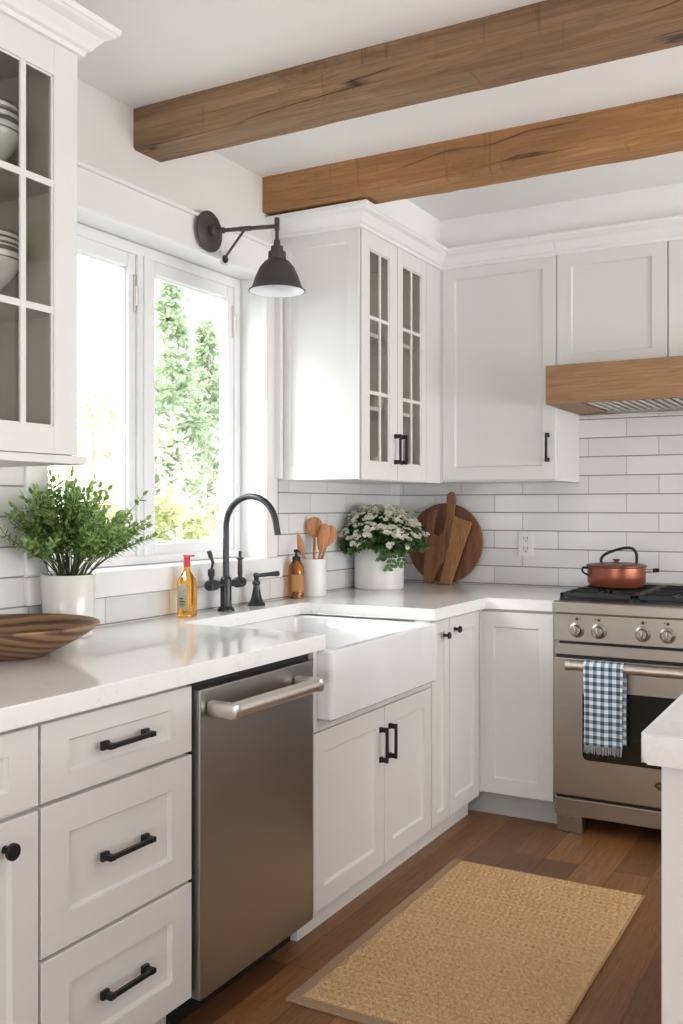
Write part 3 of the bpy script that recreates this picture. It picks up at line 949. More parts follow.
put('side_handle', b, M_black, t, smooth=True)

# ---- gingham towel on the oven handle
t = thing('dish_towel', 'blue and white gingham towel with fringe hanging over the oven door handle', 'towel', (1.17, hy, .5))
def m_gingham():
    n = NT('gingham_cloth')
    sp = n.add('ShaderNodeSeparateXYZ'); n.l.new(n.obj(), sp.inputs[0])
    P = .0292
    def st(s, off): return n.math('LESS_THAN', n.math('FRACT', n.math('ADD', n.math('DIVIDE', s, P), off)), .5)
    a = st(sp.outputs[0], 30.2); c = st(sp.outputs[2], 30.3)
    s = n.math('ADD', a, c)
    col = n.ramp(n.math('MULTIPLY', s, .5), [(0, (.80, .83, .86)), (.5, (.27, .36, .45)), (1, (.045, .075, .11))])
    n.n[col.node.name].color_ramp.interpolation = 'CONSTANT'
    e = n.n[col.node.name].color_ramp.elements
    e[1].position = .3; e[2].position = .8
    n.base(col).set(rough=.85)
    n.bump(n.noise(n.obj(), 700, 2), .3, .001)
    return n.m
M_ging = m_gingham()
def cloth(x0, x1, side, ztop, zbot, wob, nx=36, nz=60):
    """a hanging sheet that goes over the bar; side -1 = front, +1 = behind the bar"""
    b = B(); R_ = .0215
    def P(i, j, off):
        s = i/nx; x = x0+(x1-x0)*s
        tt = j/nz
        Lz = ztop-zbot
        d = tt*(Lz+.03)
        if d < .03:
            an = PI/2*(1-d/.03)      # wraps the bar
            y = hy+side*(R_+off)*math.cos(an); z = hz_+(R_+off)*math.sin(an)
        else:
            dd = d-.03
            z = hz_-dd
            f = min(1, dd/.12)
            y = hy+side*(R_+off)+f*wob*(math.sin(s*8.5+.6)+.5*math.sin(s*17+dd*6))+side*0.0
            x += f*.003*math.sin(dd*9+s*3)
        return (x, y, z)
    def sheet(off): return [[b.bm.verts.new(P(i, j, off)) for j in range(nz+1)] for i in range(nx+1)]
    A = sheet(0); C = sheet(.0028)
    for G in (A, C):
        for i in range(nx):
            for j in range(nz): b.bm.faces.new((G[i][j], G[i+1][j], G[i+1][j+1], G[i][j+1]))
    for i in range(nx): b.bm.faces.new((A[i][nz], A[i+1][nz], C[i+1][nz], C[i][nz]))
    for i in (0, nx):
        for j in range(nz): b.bm.faces.new((A[i][j], A[i][j+1], C[i][j+1], C[i][j]))
    return b, P
tx0, tx1 = 1.098, 1.247
b, PF = cloth(tx0, tx1, -1, .697, .400, .0028)
put('front_drop', b, M_ging, t, smooth=True)
b, PB = cloth(tx0+.004, tx1+.005, 1, .697, .404, .002)
put('back_drop', b, M_ging, t, smooth=True)
b = B()
for k in range(46):
    s = (k+.5)/46; p = Vector(PF(s*36, 60, .0014)); sw = random.uniform(-.003, .003)
    ln = .030+random.uniform(-.004, .004)
    b.tube([p+Vector((0, 0, .002)), p+Vector((sw*.5, random.uniform(-.001, .001), -ln*.5)), p+Vector((sw, random.uniform(-.002, .002), -ln))], .00115, 5)
fr = put('fringe', b, plain('dark_and_white_fringe', (.36, .38, .42), .9), t)

# ------------------------------------------------------------------ island
t = thing('island', 'white kitchen island with a pale quartz top at the right edge', 'kitchen island', (2.25, 2.25, 0))
b = B(); b.box(1.772, 2.72, 1.662, 2.88, 0, .864, .002)
put('body', b, M_cab, t)
b = B(); b.prism(rr(1.743, 2.76, 1.634, 2.92, .012), .8645, .914, bev=.008)
put('quartz_top', b, M_quartz, t, smooth=True)

# ------------------------------------------------------------------ rug (woven surface is real relief)
def rug():
    x0, x1, y0, y1 = .735, 1.412, 2.122, 3.266
    t = thing('rug', 'natural jute rug with a taupe border on the wooden floor', 'rug', ((x0+x1)/2, (y0+y1)/2, 0))
    nx, ny = 250, 420
    bx0, bx1, by0, by1 = x0+.030, x1-.004, y0+.030, y1-.004
    me = bpy.data.meshes.new('woven_field')
    vs, fs = [], []
    for j in range(ny+1):
        y = by0+(by1-by0)*j/ny
        for i in range(nx+1):
            x = bx0+(bx1-bx0)*i/nx
            row = y/.0135; r_i = math.floor(row)
            fx = row-r_i
            ph = x/.0205+(.5 if r_i % 2 else 0)+.22*math.sin(r_i*2.4)+.55*(fx-.5)*(1 if r_i % 2 else -1)
            ph += .16*noise.noise(Vector((x*40, y*30, 0)))
            hgt = .0066*abs(math.sin(PI*ph))**.8*(math.sin(PI*fx)**.6 if 0 < fx < 1 else 0)*(1+.25*noise.noise(Vector((x*60, y*90, 5))))
            e = min(x-bx0, bx1-x, y-by0, by1-y)
            hgt *= min(1, e/.012)
            vs.append((x, y, .0062+hgt+.0006*noise.noise(Vector((x*14, y*14, 2)))))
    for j in range(ny):
        for i in range(nx):
            a = j*(nx+1)+i; fs.append((a, a+1, a+nx+2, a+nx+1))
    o0 = t.location
    me.from_pydata([(a-o0.x, c-o0.y, z-o0.z) for a, c, z in vs], [], fs)
    n = NT('jute_weave')
    nn = n.noise(n.obj(), 420, 3, .6); n2 = n.noise(n.obj(), 5, 3, .6)
    n3 = n.noise(n.map(n.obj(), (75, 55, 1)), 1, 2, .5)
    c = n.ramp(nn, [(.3, hexc('ae865a')), (.5, hexc('d6b184')), (.72, hexc('ecd0a6'))])
    c = n.mix(n.math('MULTIPLY', n2, .2), c, hexc('b88f60'))
    c = n.mix(n.math('MULTIPLY', n.ramp(n3, [(.5, (0, 0, 0)), (.66, (1, 1, 1))]), .18), c, hexc('9c784e'))
    n.base(c).set(rough=.95); n.bump(nn, .5, .002)
    link('woven_field', me, n.m, t, True)
    b = B(); b.box(x0+.004, x1-.002, y0+.004, y1-.002, .0008, .0066)
    put('backing', b, plain('rug_backing', hexc('8f7050'), .95), t)
    m = NT('taupe_binding'); wv = m.noise(m.obj(), 420, 2)
    m.base(m.ramp(wv, [(.35, hexc('95795f')), (.65, hexc('b2967a'))])).set(rough=.95); m.bump(wv, .4, .001)
    b = B(); b.box(x0, x0+.032, y0, y1, .0005, .0082, .002); b.box(x0+.032, x1, y0, y0+.032, .0005, .0082, .002)
    put('border', b, m.m, t)
    b = B(); b.box(x1-.006, x1+.001, y0+.03, y1, .0005, .0078, .002); b.box(x0+.03, x1, y1-.006, y1+.001, .0005, .0078, .002)
    put('edge_binding', b, plain('light_binding', hexc('b08a5e'), .95), t)
rug()

# ------------------------------------------------------------------ wall lamp
lx, ly = .224, 2.87
t = thing('wall_lamp', 'dark metal swing-arm wall lamp with a bell shade above the window', 'lamp', (W+.0365, 2.800, 2.284))
b = B(); b.lathe((W+.0365, 2.800, 2.284), [(0, 0), (.073, 0), (.073, .006), (.069, .009), (.02, .011), (.018, .03), (.012, .034), (0, .034)], 48, (1, 0, 0))
put('wall_plate', b, M_gun, t, smooth=True)
b = B(); b.cyl((W+.04, 2.800, 2.284), (lx, ly, 2.286), .0075, seg=14); b.cyl((W+.045, 2.801, 2.284), (W+.095, 2.815, 2.284), .011, seg=14)
b.cyl((lx, ly, 2.272), (lx, ly, 2.315), .0095, seg=14); b.cyl((W+.15, 2.833, 2.285), (W+.19, 2.844, 2.2855), .0092, seg=14)
put('arm', b, M_gun, t, smooth=True)
b = B(); b.cyl((W+.165, 2.838, 2.280), (W+.03, 2.90, 2.207), .0048, seg=10); 
put('brace', b, M_gun, t, smooth=True)
b = B(); b.box(W+.0225, W+.032, 2.882, 2.925, 2.185, 2.235, .003); put('brace_plate', b, M_trim, t)
b = B(); b.lathe((W+.032, 2.903, 2.208), [(0, 0), (.015, 0), (.014, .006), (0, .008)], 20, (1, 0, 0)); put('brace_bolt', b, M_black, t, smooth=True)
b = B()
b.lathe((lx, ly, 0), [(.0065, 2.30), (.0065, 2.238), (.011, 2.236), (.012, 2.216), (.0215, 2.214), (.022, 2.196), (.031, 2.194), (.032, 2.168), (.046, 2.158),
                      (.062, 2.138), (.076, 2.108), (.086, 2.078), (.092, 2.066), (.101, 2.058), (.1015, 2.055), (.098, 2.056), (.090, 2.065), (.084, 2.077), (.074, 2.106), (.060, 2.135), (.044, 2.154), (.0, 2.158)], 48)
sh = put('lamp_shade', b, M_gun, t, smooth=True)
b = B()
b.lathe((lx, ly, 0), [(.0975, 2.0545), (.0888, 2.064), (.0825, 2.077), (.0725, 2.106), (.0585, 2.134), (.042, 2.152), (0, 2.156)], 48)
put('shade_lining', b, plain('white_shade_enamel', (.82, .85, .88), .3), sh, smooth=True)
b = B(); b.lathe((lx, ly, 0), [(.013, 2.150), (.014, 2.120), (.022, 2.110), (.025, 2.095), (.020, 2.080), (0, 2.073)], 20)
put('bulb', b, plain('frosted_bulb', (.8, .8, .78), .3), sh, smooth=True)

# ------------------------------------------------------------------ tap and side lever
fx, fy = .022, 2.842
CZ = .914
t = thing('kitchen_faucet', 'dark gooseneck kitchen faucet with a cross bar and two levers behind the sink', 'faucet', (fx, fy, CZ))
b = B()
b.lathe((fx, fy, CZ), [(0, 0), (.031, 0), (.031, .006), (.026, .012), (.0205, .018), (.0205, .112), (.018, .120), (.015, .125), (0, .125)], 28)
put('base', b, M_faucet, t, smooth=True)
b = B()
pts = [Vector((fx, fy, CZ+.10)), Vector((fx, fy, CZ+.306))]
Rr = .108
for k in range(1, 22):
    a = PI - k*(PI*.93)/21
    pts.append(Vector((fx+Rr+Rr*math.cos(a), fy, CZ+.306+Rr*math.sin(a))))
pts.append(pts[-1]+Vector((.010, 0, -.052)))
b.tube(pts, .0115, 16)
put('spout', b, M_faucet, t, smooth=True)
b = B()
for s in (-1, 1):
    b.lathe((fx, fy+s*.008, CZ+.098), [(.012, 0), (.013, .05), (.0185, .055), (.0195, .062), (.0195, .090), (.017, .098), (.010, .100), (0, .100)], 24, (0, s, 0))
put('cross_bar', b, M_faucet, t, smooth=True)
b = B()
y = fy-.088
b.lathe((fx, y, CZ+.114), [(.009, 0), (.008, .012), (.012, .018), (.012, .040), (.008, .044), (0, .045)], 18)
b.tube(smoothpath([Vector((fx, y, CZ+.155)), Vector((fx+.010, y-.004, CZ+.178)), Vector((fx+.006, y-.010, CZ+.200)), Vector((fx-.002, y-.012, CZ+.222))]), [.0045]*6+[.006]*6+[.0085]*5+[.010, .005], 10)
put('lever', b, M_faucet, t, smooth=True)
b = B()
y = fy+.088
b.lathe((fx, y, CZ+.114), [(.009, 0), (.008, .010), (.0095, .014), (.0085, .066), (.014, .070), (.014, .074), (.006, .078), (.005, .092), (.007, .097), (0, .100)], 18)
put('lever', b, M_faucet, t, smooth=True)

dx_, dy_ = .010, 3.055
t = thing('side_lever', 'small dark bell-shaped side lever on the worktop right of the faucet', 'faucet lever', (dx_, dy_, CZ))
b = B(); b.lathe((dx_, dy_, CZ), [(0, 0), (.033, 0), (.034, .006), (.028, .012), (.022, .024), (.017, .045), (.0125, .068), (.0125, .078), (.016, .082), (.016, .090), (.010, .096), (.010, .108), (.013, .112), (.012, .122), (0, .126)], 28)
put('base', b, M_faucet, t, smooth=True)
b = B(); b.tube([Vector((dx_, dy_, CZ+.112)), Vector((dx_+.02, dy_+.01, CZ+.116)), Vector((dx_+.045, dy_+.03, CZ+.119)), Vector((dx_+.068, dy_+.045, CZ+.121)), Vector((dx_+.074, dy_+.049, CZ+.122))], [.006, .008, .0085, .011, .007], 12)
put('lever', b, M_faucet, t, smooth=True)

# ------------------------------------------------------------------ bottles
bxp, byp = .018, 2.622
t = thing('soap_bottle', 'square honey-coloured bottle with a red flip cap left of the faucet', 'bottle', (bxp, byp, CZ))
def sqbottle(b, cx, cy, prof, rot):
    rings = []
    for h, z, k in prof:           # half-width, height, roundness
        pts = rr(-h, h, -h, h, max(h*k, .0005), 4)
        rings.append([b.bm.verts.new((cx+x*math.cos(rot)-y*math.sin(rot), cy+x*math.sin(rot)+y*math.cos(rot), CZ+z)) for x, y in pts])
    for a, c in zip(rings, rings[1:]): b.bridge(a, c)
    b.cap(rings[0], True); b.cap(rings[-1])
rot = math.radians(0)
b = B(); sqbottle(b, bxp, byp, [(.022, .0005, .2), (.0255, .004, .2), (.0255, .118, .2), (.023, .130, .35), (.012, .156, .8), (.0105, .164, .98), (.0105, .176, .98)], rot)
put('glass', b, M_honey, t, smooth=True)
b = B(); b.lathe((bxp, byp, CZ), [(.012, .172), (.012, .186), (.0105, .187), (.011, .206), (.013, .207), (.013, .213), (0, .214)], 20); b.box(bxp-.003, bxp+.022, byp-.013, byp+.016, CZ+.206, CZ+.212, .002)
put('cap', b, M_red, t, smooth=True)
b = B()
b.box(bxp-.018, bxp+.018, byp-.0262, byp-.0256, CZ+.030, CZ+.112)
lb = put('label', b, M_label, t)
b = B(); b.box(bxp-.012, bxp+.012, byp-.0268, byp-.0263, CZ+.052, CZ+.056); b.box(bxp-.010, bxp+.010, byp-.0268, byp-.0263, CZ+.042, CZ+.045); b.box(bxp-.012, bxp+.006, byp-.0268, byp-.0263, CZ+.062, CZ+.066)
put('label_print', b, M_gun, lb)

cx_, cy_ = -.008, 3.372
t = thing('amber_bottle', 'round amber glass bottle with a dark pump top beside the wooden-spoon crock', 'bottle', (cx_, cy_, CZ))
b = B(); b.lathe((cx_, cy_, CZ), [(0, 0), (.029, 0), (.033, .004), (.0335, .115), (.031, .130), (.020, .150), (.0145, .158), (.0145, .166), (0, .166)], 32)
put('glass', b, M_amber, t, smooth=True)
b = B(); b.lathe((cx_, cy_, CZ), [(.0165, .158), (.0165, .172), (.008, .174), (.005, .180), (.005, .188), (.011, .190), (.011, .198), (.006, .202), (0, .202)], 20)
b.cyl((cx_, cy_, CZ+.194), (cx_+.024, cy_-.012, CZ+.192), .004, seg=8)
put('pump', b, M_void, t, smooth=True)
b = B(); n = 18
va = [b.bm.verts.new((cx_+.0342*math.cos(a), cy_+.0342*math.sin(a), CZ+z)) for z in (.03, .10) for a in [math.radians(-95+k*100/n) for k in range(n+1)]]
for k in range(n): b.bm.faces.new((va[k], va[k+1], va[n+2+k], va[n+1+k]))
put('label', b, plain('brown_label', (.40, .20, .05), .5), t, smooth=True)

# ---- crock with wooden spoons
kx, ky = .004, 3.492
t = thing('utensil_crock', 'plain white ceramic crock holding wooden spoons beside the amber bottle', 'crock', (kx, ky, CZ))
b = B(); b.lathe((kx, ky, CZ), [(0, 0), (.049, 0), (.053, .004), (.0535, .155), (.0515, .158), (.0485, .155), (.048, .010), (0, .010)], 40)
put('crock_wall', b, M_white, t, smooth=True)
b = B()
bk = Vector((kx, ky, CZ))
fwv = Vector((-math.sin(YAW), math.cos(YAW), 0))
def spoon(label, u, d, lean_u, lean_d, ztop, bw, bl, fl=.35, kind='spoon', roll=0):
    """handle foot inside the crock, blade or bowl above the rim"""
    b = B()
    foot = bk+rv*(-u*.6)+fwv*d+Vector((0, 0, .014))
    top = bk+rv*lean_u+fwv*lean_d+Vector((0, 0, ztop))
    ax = (top-foot).normalized()
    side = (rv*math.cos(roll)+fwv*math.sin(roll)); side = (side-side.dot(ax)*ax).normalized()
    nn = ax.cross(side)
    Lh = (top-foot).length
    n = 40; rings = []
    for k in range(n+1):
        s = k/n*Lh
        q = (s-(Lh-bl))/bl
        if q < 0:
            w_ = .0058; th = .0050
        else:
            if kind == 'spoon': w_ = .0058+(bw-.0058)*math.sin(PI*min(1, q*.93+.02))**.7 if q < 1 else .002
            else: w_ = .0058+(bw-.0058)*min(1, q*2.0)*(1 if q < .8 else max(.25, 1-((q-.8)/.2)**2*.75))
            th = .0050*(1-.45*min(1, q*2))
        if k == n: w_ *= .35; th *= .5
        dish = 0
        c0 = foot+ax*s
        ring = []
        for j in range(16):
            a = 2*PI*j/16
            cu = math.cos(a)*w_
            hollow_ = -.35*th*(1-(cu/w_)**2)*8*max(0, math.sin(PI*min(1, max(0, q)))) if kind == 'spoon' and q > 0 else 0
            ring.append(b.bm.verts.new(c0+side*cu+nn*(math.sin(a)*th+hollow_*.6)))
        rings.append(ring)
    for a, c in zip(rings, rings[1:]): b.bridge(a, c)
    b.cap(rings[0], True); b.cap(rings[-1])
    return b.make_thing('wooden_spoon' if kind == 'spoon' else 'wooden_spatula', M_spoon, label, 'spoon' if kind == 'spoon' else 'spatula', (kx, ky, CZ), 'wooden utensils in the crock', smooth=True)
spoon('short light wooden spoon leaning far left in the white crock', -.02, .012, -.080, -.008, .275, .019, .10)
spoon('light wooden spoon with an upright oval bowl, the highest in the crock', 0, .028, .002, .028, .335, .037, .088)
spoon('light wooden spoon leaning right, its bowl in front of another', .01, -.005, .052, .006, .305, .026, .115)
spoon('light wooden spoon tilted furthest right behind its neighbour in the crock', .015, .025, .078, .032, .298, .030, .09)

# ------------------------------------------------------------------ plants
def leaf(bm, p, d, up, ln, wd, fold=.25, droop=0):
    """six-sided folded leaf from p along d"""
    d = d.normalized(); s = d.cross(up)
    if s.length < 1e-3: s = d.orthogonal()
    s.normalize(); u = s.cross(d)
    a = bm.verts.new(p); m1 = bm.verts.new(p+d*ln*.35-u*droop*ln*.1); m2 = bm.verts.new(p+d*ln*.72-u*droop*ln*.25); tip = bm.verts.new(p+d*ln-u*droop*ln*.5)
    l1 = bm.verts.new(p+d*ln*.33+s*wd*.5+u*wd*fold); l2 = bm.verts.new(p+d*ln*.72+s*wd*.42+u*wd*fold*.6-u*droop*ln*.25)
    r1 = bm.verts.new(p+d*ln*.33-s*wd*.5+u*wd*fold); r2 = bm.verts.new(p+d*ln*.72-s*wd*.42+u*wd*fold*.6-u*droop*ln*.25)
    bm.faces.new((a, m1, l1)); bm.faces.new((a, r1, m1)); bm.faces.new((m1, m2, l2, l1)); bm.faces.new((m1, r1, r2, m2))
    bm.faces.new((m2, tip, l2)); bm.faces.new((m2, r2, tip))
def rnd(a, b_): return random.uniform(a, b_)

ppx, ppy = .032, 2.056
t = thing('potted_plant', 'leafy green plant in a glossy off-white pot left of the window', 'plant', (ppx, ppy, CZ))
b = B(); b.lathe((ppx, ppy, CZ), [(0, 0), (.066, 0), (.070, .004), (.079, .178), (.0775, .181), (.0745, .179), (.072, .165), (0, .165)], 48)
put('pot', b, M_gloss, t, smooth=True)
b = B(); b.lathe((ppx, ppy, CZ), [(.0725, .166), (.05, .170), (0, .172)], 30); put('soil', b, M_soil, t, smooth=True)
bs, bl_ = B(), B()
top = Vector((ppx, ppy, CZ+.170))
for k in range(60):
    a = rnd(0, 2*PI); q = rnd(0, 1)**.75
    tilt = q*1.22
    ln = rnd(.22, .31)*(1-.06*q)
    dirv = Vector((math.cos(a)*math.sin(tilt), math.sin(a)*math.sin(tilt), math.cos(tilt)))
    p = top+Vector((math.cos(a), math.sin(a), 0))*rnd(.005, .05)*(.3+q)
    P = [p]; d = (dirv*.45+Vector((0, 0, .75))).normalized()
    n = 9
    for i in range(n):
        d = (d+(dirv-d)*.28+Vector((rnd(-.06, .06), rnd(-.06, .06), rnd(-.05, .03)))).normalized()
        q_ = P[-1]+d*ln/n
        if q_.x < W+.035: q_.x = W+.035+rnd(0, .01); d.x = abs(d.x)*.2
        P.append(q_)
    bs.tube(P, [.0021*(1-.6*i/n) for i in range(n+1)], 5)
    def leaves(P, i0, lsize):
        for i in range(i0, len(P)):
            dd = (P[i]-P[i-1]).normalized()
            for rep in range(2):
                o1 = dd.orthogonal().normalized(); o2 = dd.cross(o1)
                a_ = i*1.9+rep*.8+rnd(-.4, .4)
                base = P[i-1].lerp(P[i], rep*.5)
                for s in (1, -1):
                    sd_ = (o1*math.cos(a_)+o2*math.sin(a_))*s
                    L_ = lsize*rnd(.75, 1.2)
                    pos = base
                    if pos.x < W+.06: sd_.x = abs(sd_.x)
                    leaf(bl_.bm, pos, dd*.55+sd_, dd*1.0+Vector((0, 0, .4)), L_, L_*.52, .12)
            if i == len(P)-1: leaf(bl_.bm, P[i], dd, Vector((rnd(-1, 1), rnd(-1, 1), .3)), lsize, lsize*.5)
    leaves(P, 4, .0245)
    for c in range(2):
        i = random.randint(3, 6)
        d2 = (P[i]-P[i-1]).normalized(); o = Vector((rnd(-1, 1), rnd(-1, 1), rnd(-.3, .6))).normalized()
        Q = [P[i]]; dd = (d2+o*.8).normalized()
        for j in range(4):
            dd = (dd+Vector((rnd(-.1, .1), rnd(-.1, .1), .08))).normalized()
            qn = Q[-1]+dd*.022
            if qn.x < W+.035: qn.x = W+.04
            Q.append(qn)
        bs.tube(Q, .0011, 4)
        leaves(Q, 1, .0225)
bs.make('stems', M_stem, t)
bl_.make('foliage', M_leafA, t, recalc=False)

# flowers in the white vase
vx, vy = .068, 3.975
t = thing('flowering_plant', 'bushy cream-white flowering plant in a plain white cylinder pot in the corner', 'plant', (vx, vy, CZ))
b = B(); b.lathe((vx, vy, CZ), [(0, 0), (.108, 0), (.114, .005), (.115, .190), (.1125, .194), (.108, .190), (.106, .17), (0, .17)], 56)
put('pot', b, M_white, t, smooth=True)
b = B(); b.lathe((vx, vy, CZ), [(.1065, .171), (.06, .178), (0, .18)], 30); put('soil', b, M_soil, t, smooth=True)
bs, bl_, bp, bc = B(), B(), B(), B()
top = Vector((vx, vy, CZ+.175))
def clampwall(p):
    p.x = max(p.x, W+.035); p.y = min(p.y, BK-.06); return p
def flower(p, nrm, r):
    nrm = nrm.normalized(); u = nrm.orthogonal().normalized(); v = nrm.cross(u)
    for k in range(6):
        a = 2*PI*k/6+rnd(-.1, .1)
        d = u*math.cos(a)+v*math.sin(a)
        leaf(bp.bm, p, d+nrm*rnd(.15, .55), nrm, r, r*.8, .1)
    for k in range(5):
        a = 2*PI*k/5
        leaf(bp.bm, p+nrm*.001, u*math.cos(a)*.5+v*math.sin(a)*.5+nrm, nrm+u*.2, r*.6, r*.6, .1)
for k in range(290):
    a = rnd(0, 2*PI); q = rnd(0, 1)**.55
    tilt = q*1.55
    ln = .185+rnd(-.02, .02)
    dirv = Vector((math.cos(a)*math.sin(tilt), math.sin(a)*math.sin(tilt), math.cos(tilt)))
    start = top+Vector((math.cos(a), math.sin(a), 0))*rnd(.01, .085)*(.2+.8*q)
    end = top+Vector((0, 0, .005))+Vector((dirv.x*.205, dirv.y*.205, dirv.z*(.168 if dirv.z > 0 else .10)))*(1+rnd(-.07, .07))
    end = clampwall(end)
    P = [start, start.lerp(end, .4)+Vector((0, 0, .025)), end]
    P = smoothpath([Vector(x) for x in P], 4)
    bs.tube(P, .0016, 4)
    for i in range(2, len(P)):
        for _ in range(3):
            o = Vector((rnd(-1, 1), rnd(-1, 1), rnd(-.9, .3))).normalized()
            L_ = rnd(.024, .042)
            p = clampwall(P[i].copy())
            if p.x < W+.07: o.x = abs(o.x)
            leaf(bl_.bm, p, o+dirv*.5, Vector((0, 0, 1)), L_, L_*.62, .12, .5)
    if tilt < 1.3 or rnd(0, 1) < .15:
        for _ in range(random.randint(2, 4)):
            p = clampwall(end+Vector((rnd(-.022, .022), rnd(-.022, .022), rnd(.004, .020)))+dirv*.012)
            flower(p, dirv+Vector((rnd(-.5, .5), rnd(-.5, .5), .5)), rnd(.012, .0165))
# a trailing sprig hanging over the front of the pot
for (u, l) in ((.055, .075), (.10, .06), (.02, .03)):
    P = [top+rv*u-fwv*.10+Vector((0, 0, .02)), top+rv*u-fwv*.125+Vector((0, 0, .005)), top+rv*(u-.005)-fwv*.130+Vector((0, 0, -l*.5)), top+rv*(u-.02)-fwv*.126+Vector((0, 0, -l))]
    P = smoothpath(P, 4); bs.tube(P, .0014, 4)
    for i in range(2, len(P), 2):
        for s in (-1, 1): leaf(bl_.bm, P[i], rv*s-fwv*.4+Vector((0, 0, -.5)), -fwv, .026, .017, .1, .3)
bs.make('stems', M_stem, t)
bl_.make('foliage', M_leafB, t, recalc=False)
bp.make('blossoms', M_petal, t, recalc=False, kind='stuff')

# ------------------------------------------------------------------ cutting boards leaning on the back wall
def lean(xc, y_foot, ang, roll=0):
    """local (x right, y up along the board, z out of its face) to the world; foot at the worktop"""
    return Matrix.Translation((xc, y_foot, CZ+.0012)) @ Matrix.Rotation(-ang, 4, 'X') @ Matrix.Rotation(PI/2, 4, 'X') @ Matrix.Rotation(roll, 4, 'Z')
b = B()
R0 = .197
pts = []
for k in range(72):
    a = 2*PI*k/72-PI/2
    x, y = R0*math.cos(a), R0+R0*math.sin(a)
    pts.append((x, max(y, .004)))
Mb = lean(.214, 4.395, math.radians(5.0))
b.prism(pts, 0, .016, Mb, bev=.003)
b.make_thing('cutting_board', M_walnutZ, 'large round dark walnut board leaning on the tiled back wall', 'cutting board', (.222, 4.395, CZ), 'cutting boards')
b = B()
# paddle board with a long rounded handle, standing tilted
pts = [(-.060, 0), (-.022, 0), (.010, .075), (.052, .155), (.038, .17), (.058, .215), (.064, .255), (.060, .30), (.062, .335), (.070, .365), (.072, .398), (.064, .418), (.048, .424), (.033, .416), (.026, .396), (.028, .365),
       (.032, .325), (.026, .285), (.010, .245), (-.020, .232), (-.028, .29), (-.012, .345), (-.050, .335), (-.056, .25), (-.065, .12)]
pts = [(-.072, 0), (-.026, 0), (.004, .065), (.038, .125), (.052, .180), (.064, .235), (.066, .290), (.063, .330), (.070, .365), (.071, .392), (.062, .412), (.047, .418), (.033, .410), (.026, .390), (.028, .362),
       (.035, .325), (.033, .285), (.020, .235), (.0, .205), (-.040, .225), (-.018, .335), (-.062, .322), (-.072, .20)]
Mb = lean(.200, 4.355, math.radians(7.0))
b.prism([(x*1.06, y*1.085) for x, y in pts], 0, .014, Mb, bev=.003)
b.make_thing('cutting_board', M_boardA, 'brown paddle cutting board with a long round-ended handle, left in front of the round board', 'cutting board', (.2, 4.355, CZ), 'cutting boards')
b = B()
pts = [(-.040, 0), (.010, 0), (.128, .283), (.122, .292), (.030, .322), (.024, .316)]
pts = [(-.034, 0), (.020, 0), (.098, .286), (.094, .294), (.012, .324), (.008, .318), (.010, .22)]
Mb = lean(.262, 4.322, math.radians(9.0))
b.prism([(x*1.12, y*1.04) for x, y in pts], 0, .014, Mb, bev=.003)
b.make_thing('cutting_board', M_boardB, 'lighter tan rectangular cutting board in front, tilted against the round board', 'cutting board', (.262, 4.322, CZ), 'cutting boards')

# ---- outlet
t = thing('wall_outlet', 'white double wall outlet on the tiled wall between the boards and the range', 'outlet', (.617, BK-T, 1.113))
b = B(); b.box(.580, .654, BK-T-.006, BK-T, 1.056, 1.172, .003); put('cover_plate', b, M_plastic, t)
for z in (1.090, 1.138):
    b = B(); b.box(.599, .635, BK-T-.0085, BK-T-.005, z-.019, z+.019, .004); f = put('socket', b, M_plastic, t)
    b = B(); b.box(.607, .610, BK-T-.0092, BK-T-.008, z-.002, z+.010); b.box(.624, .627, BK-T-.0092, BK-T-.008, z-.002, z+.010); b.cyl((.617, BK-T-.0092, z-.010), (.617, BK-T-.008, z-.010), .003, seg=10)
    put('slots', b, M_gun, f)

# ------------------------------------------------------------------ wooden bowl
wx, wy = .172, 1.715
t = thing('wooden_bowl', 'wide shallow round wooden bowl with ringed grain at the left edge of the worktop', 'bowl', (wx, wy, CZ))
def m_bowl():
    n = NT('ringed_bowl_wood')
    sp = n.add('ShaderNodeSeparateXYZ'); n.l.new(n.obj(), sp.inputs[0])
    # off-centre growth rings
    dx2 = n.math('POWER', n.math('SUBTRACT', sp.outputs[0], .02), 2.0); dy2 = n.math('POWER', n.math('MULTIPLY', n.math('ADD', sp.outputs[1], .05), .8), 2.0)
    r = n.math('SQRT', n.math('ADD', dx2, dy2))
    nz = n.noise(n.obj(), 7, 3, .5)
    rr_ = n.math('ADD', r, n.math('MULTIPLY', nz, .03))
    f = n.math('FRACT', n.math('MULTIPLY', rr_, 32))
    fn = n.noise(n.map(n.obj(), (30, 30, 200)), 1, 3, .6)
    c = n.ramp(f, [(0, hexc('966f4c')), (.4, hexc('b08860')), (.62, hexc('6e4c34')), (.88, hexc('4e3322')), (1, hexc('966f4c'))])
    c = n.mix(n.math('MULTIPLY', fn, .4), c, hexc('54381f'))
    n.base(c).set(rough=.4); n.bump(n.math('ADD', f, fn), .1, .002)
    return n.m
b = B()
RB = .222
b.lathe((wx, wy, CZ), [(0, .001), (.085, .001), (.092, .003), (.140, .026), (.185, .050), (RB-.010, .070), (RB, .078), (RB-.002, .083), (RB-.010, .082), (.178, .060), (.130, .038), (.07, .022), (0, .019)], 96)
put('bowl_shell', b, m_bowl(), t, smooth=True)
b = B(); 
b.tube(smoothpath([Vector((wx-.02, wy-.075, CZ+.026)), Vector((wx-.024, wy-.07, CZ+.075)), Vector((wx-.03, wy-.072, CZ+.118)), Vector((wx-.05, wy-.10, CZ+.135))]), .0028, 8)
put('twig', b, M_gun, t, smooth=True)

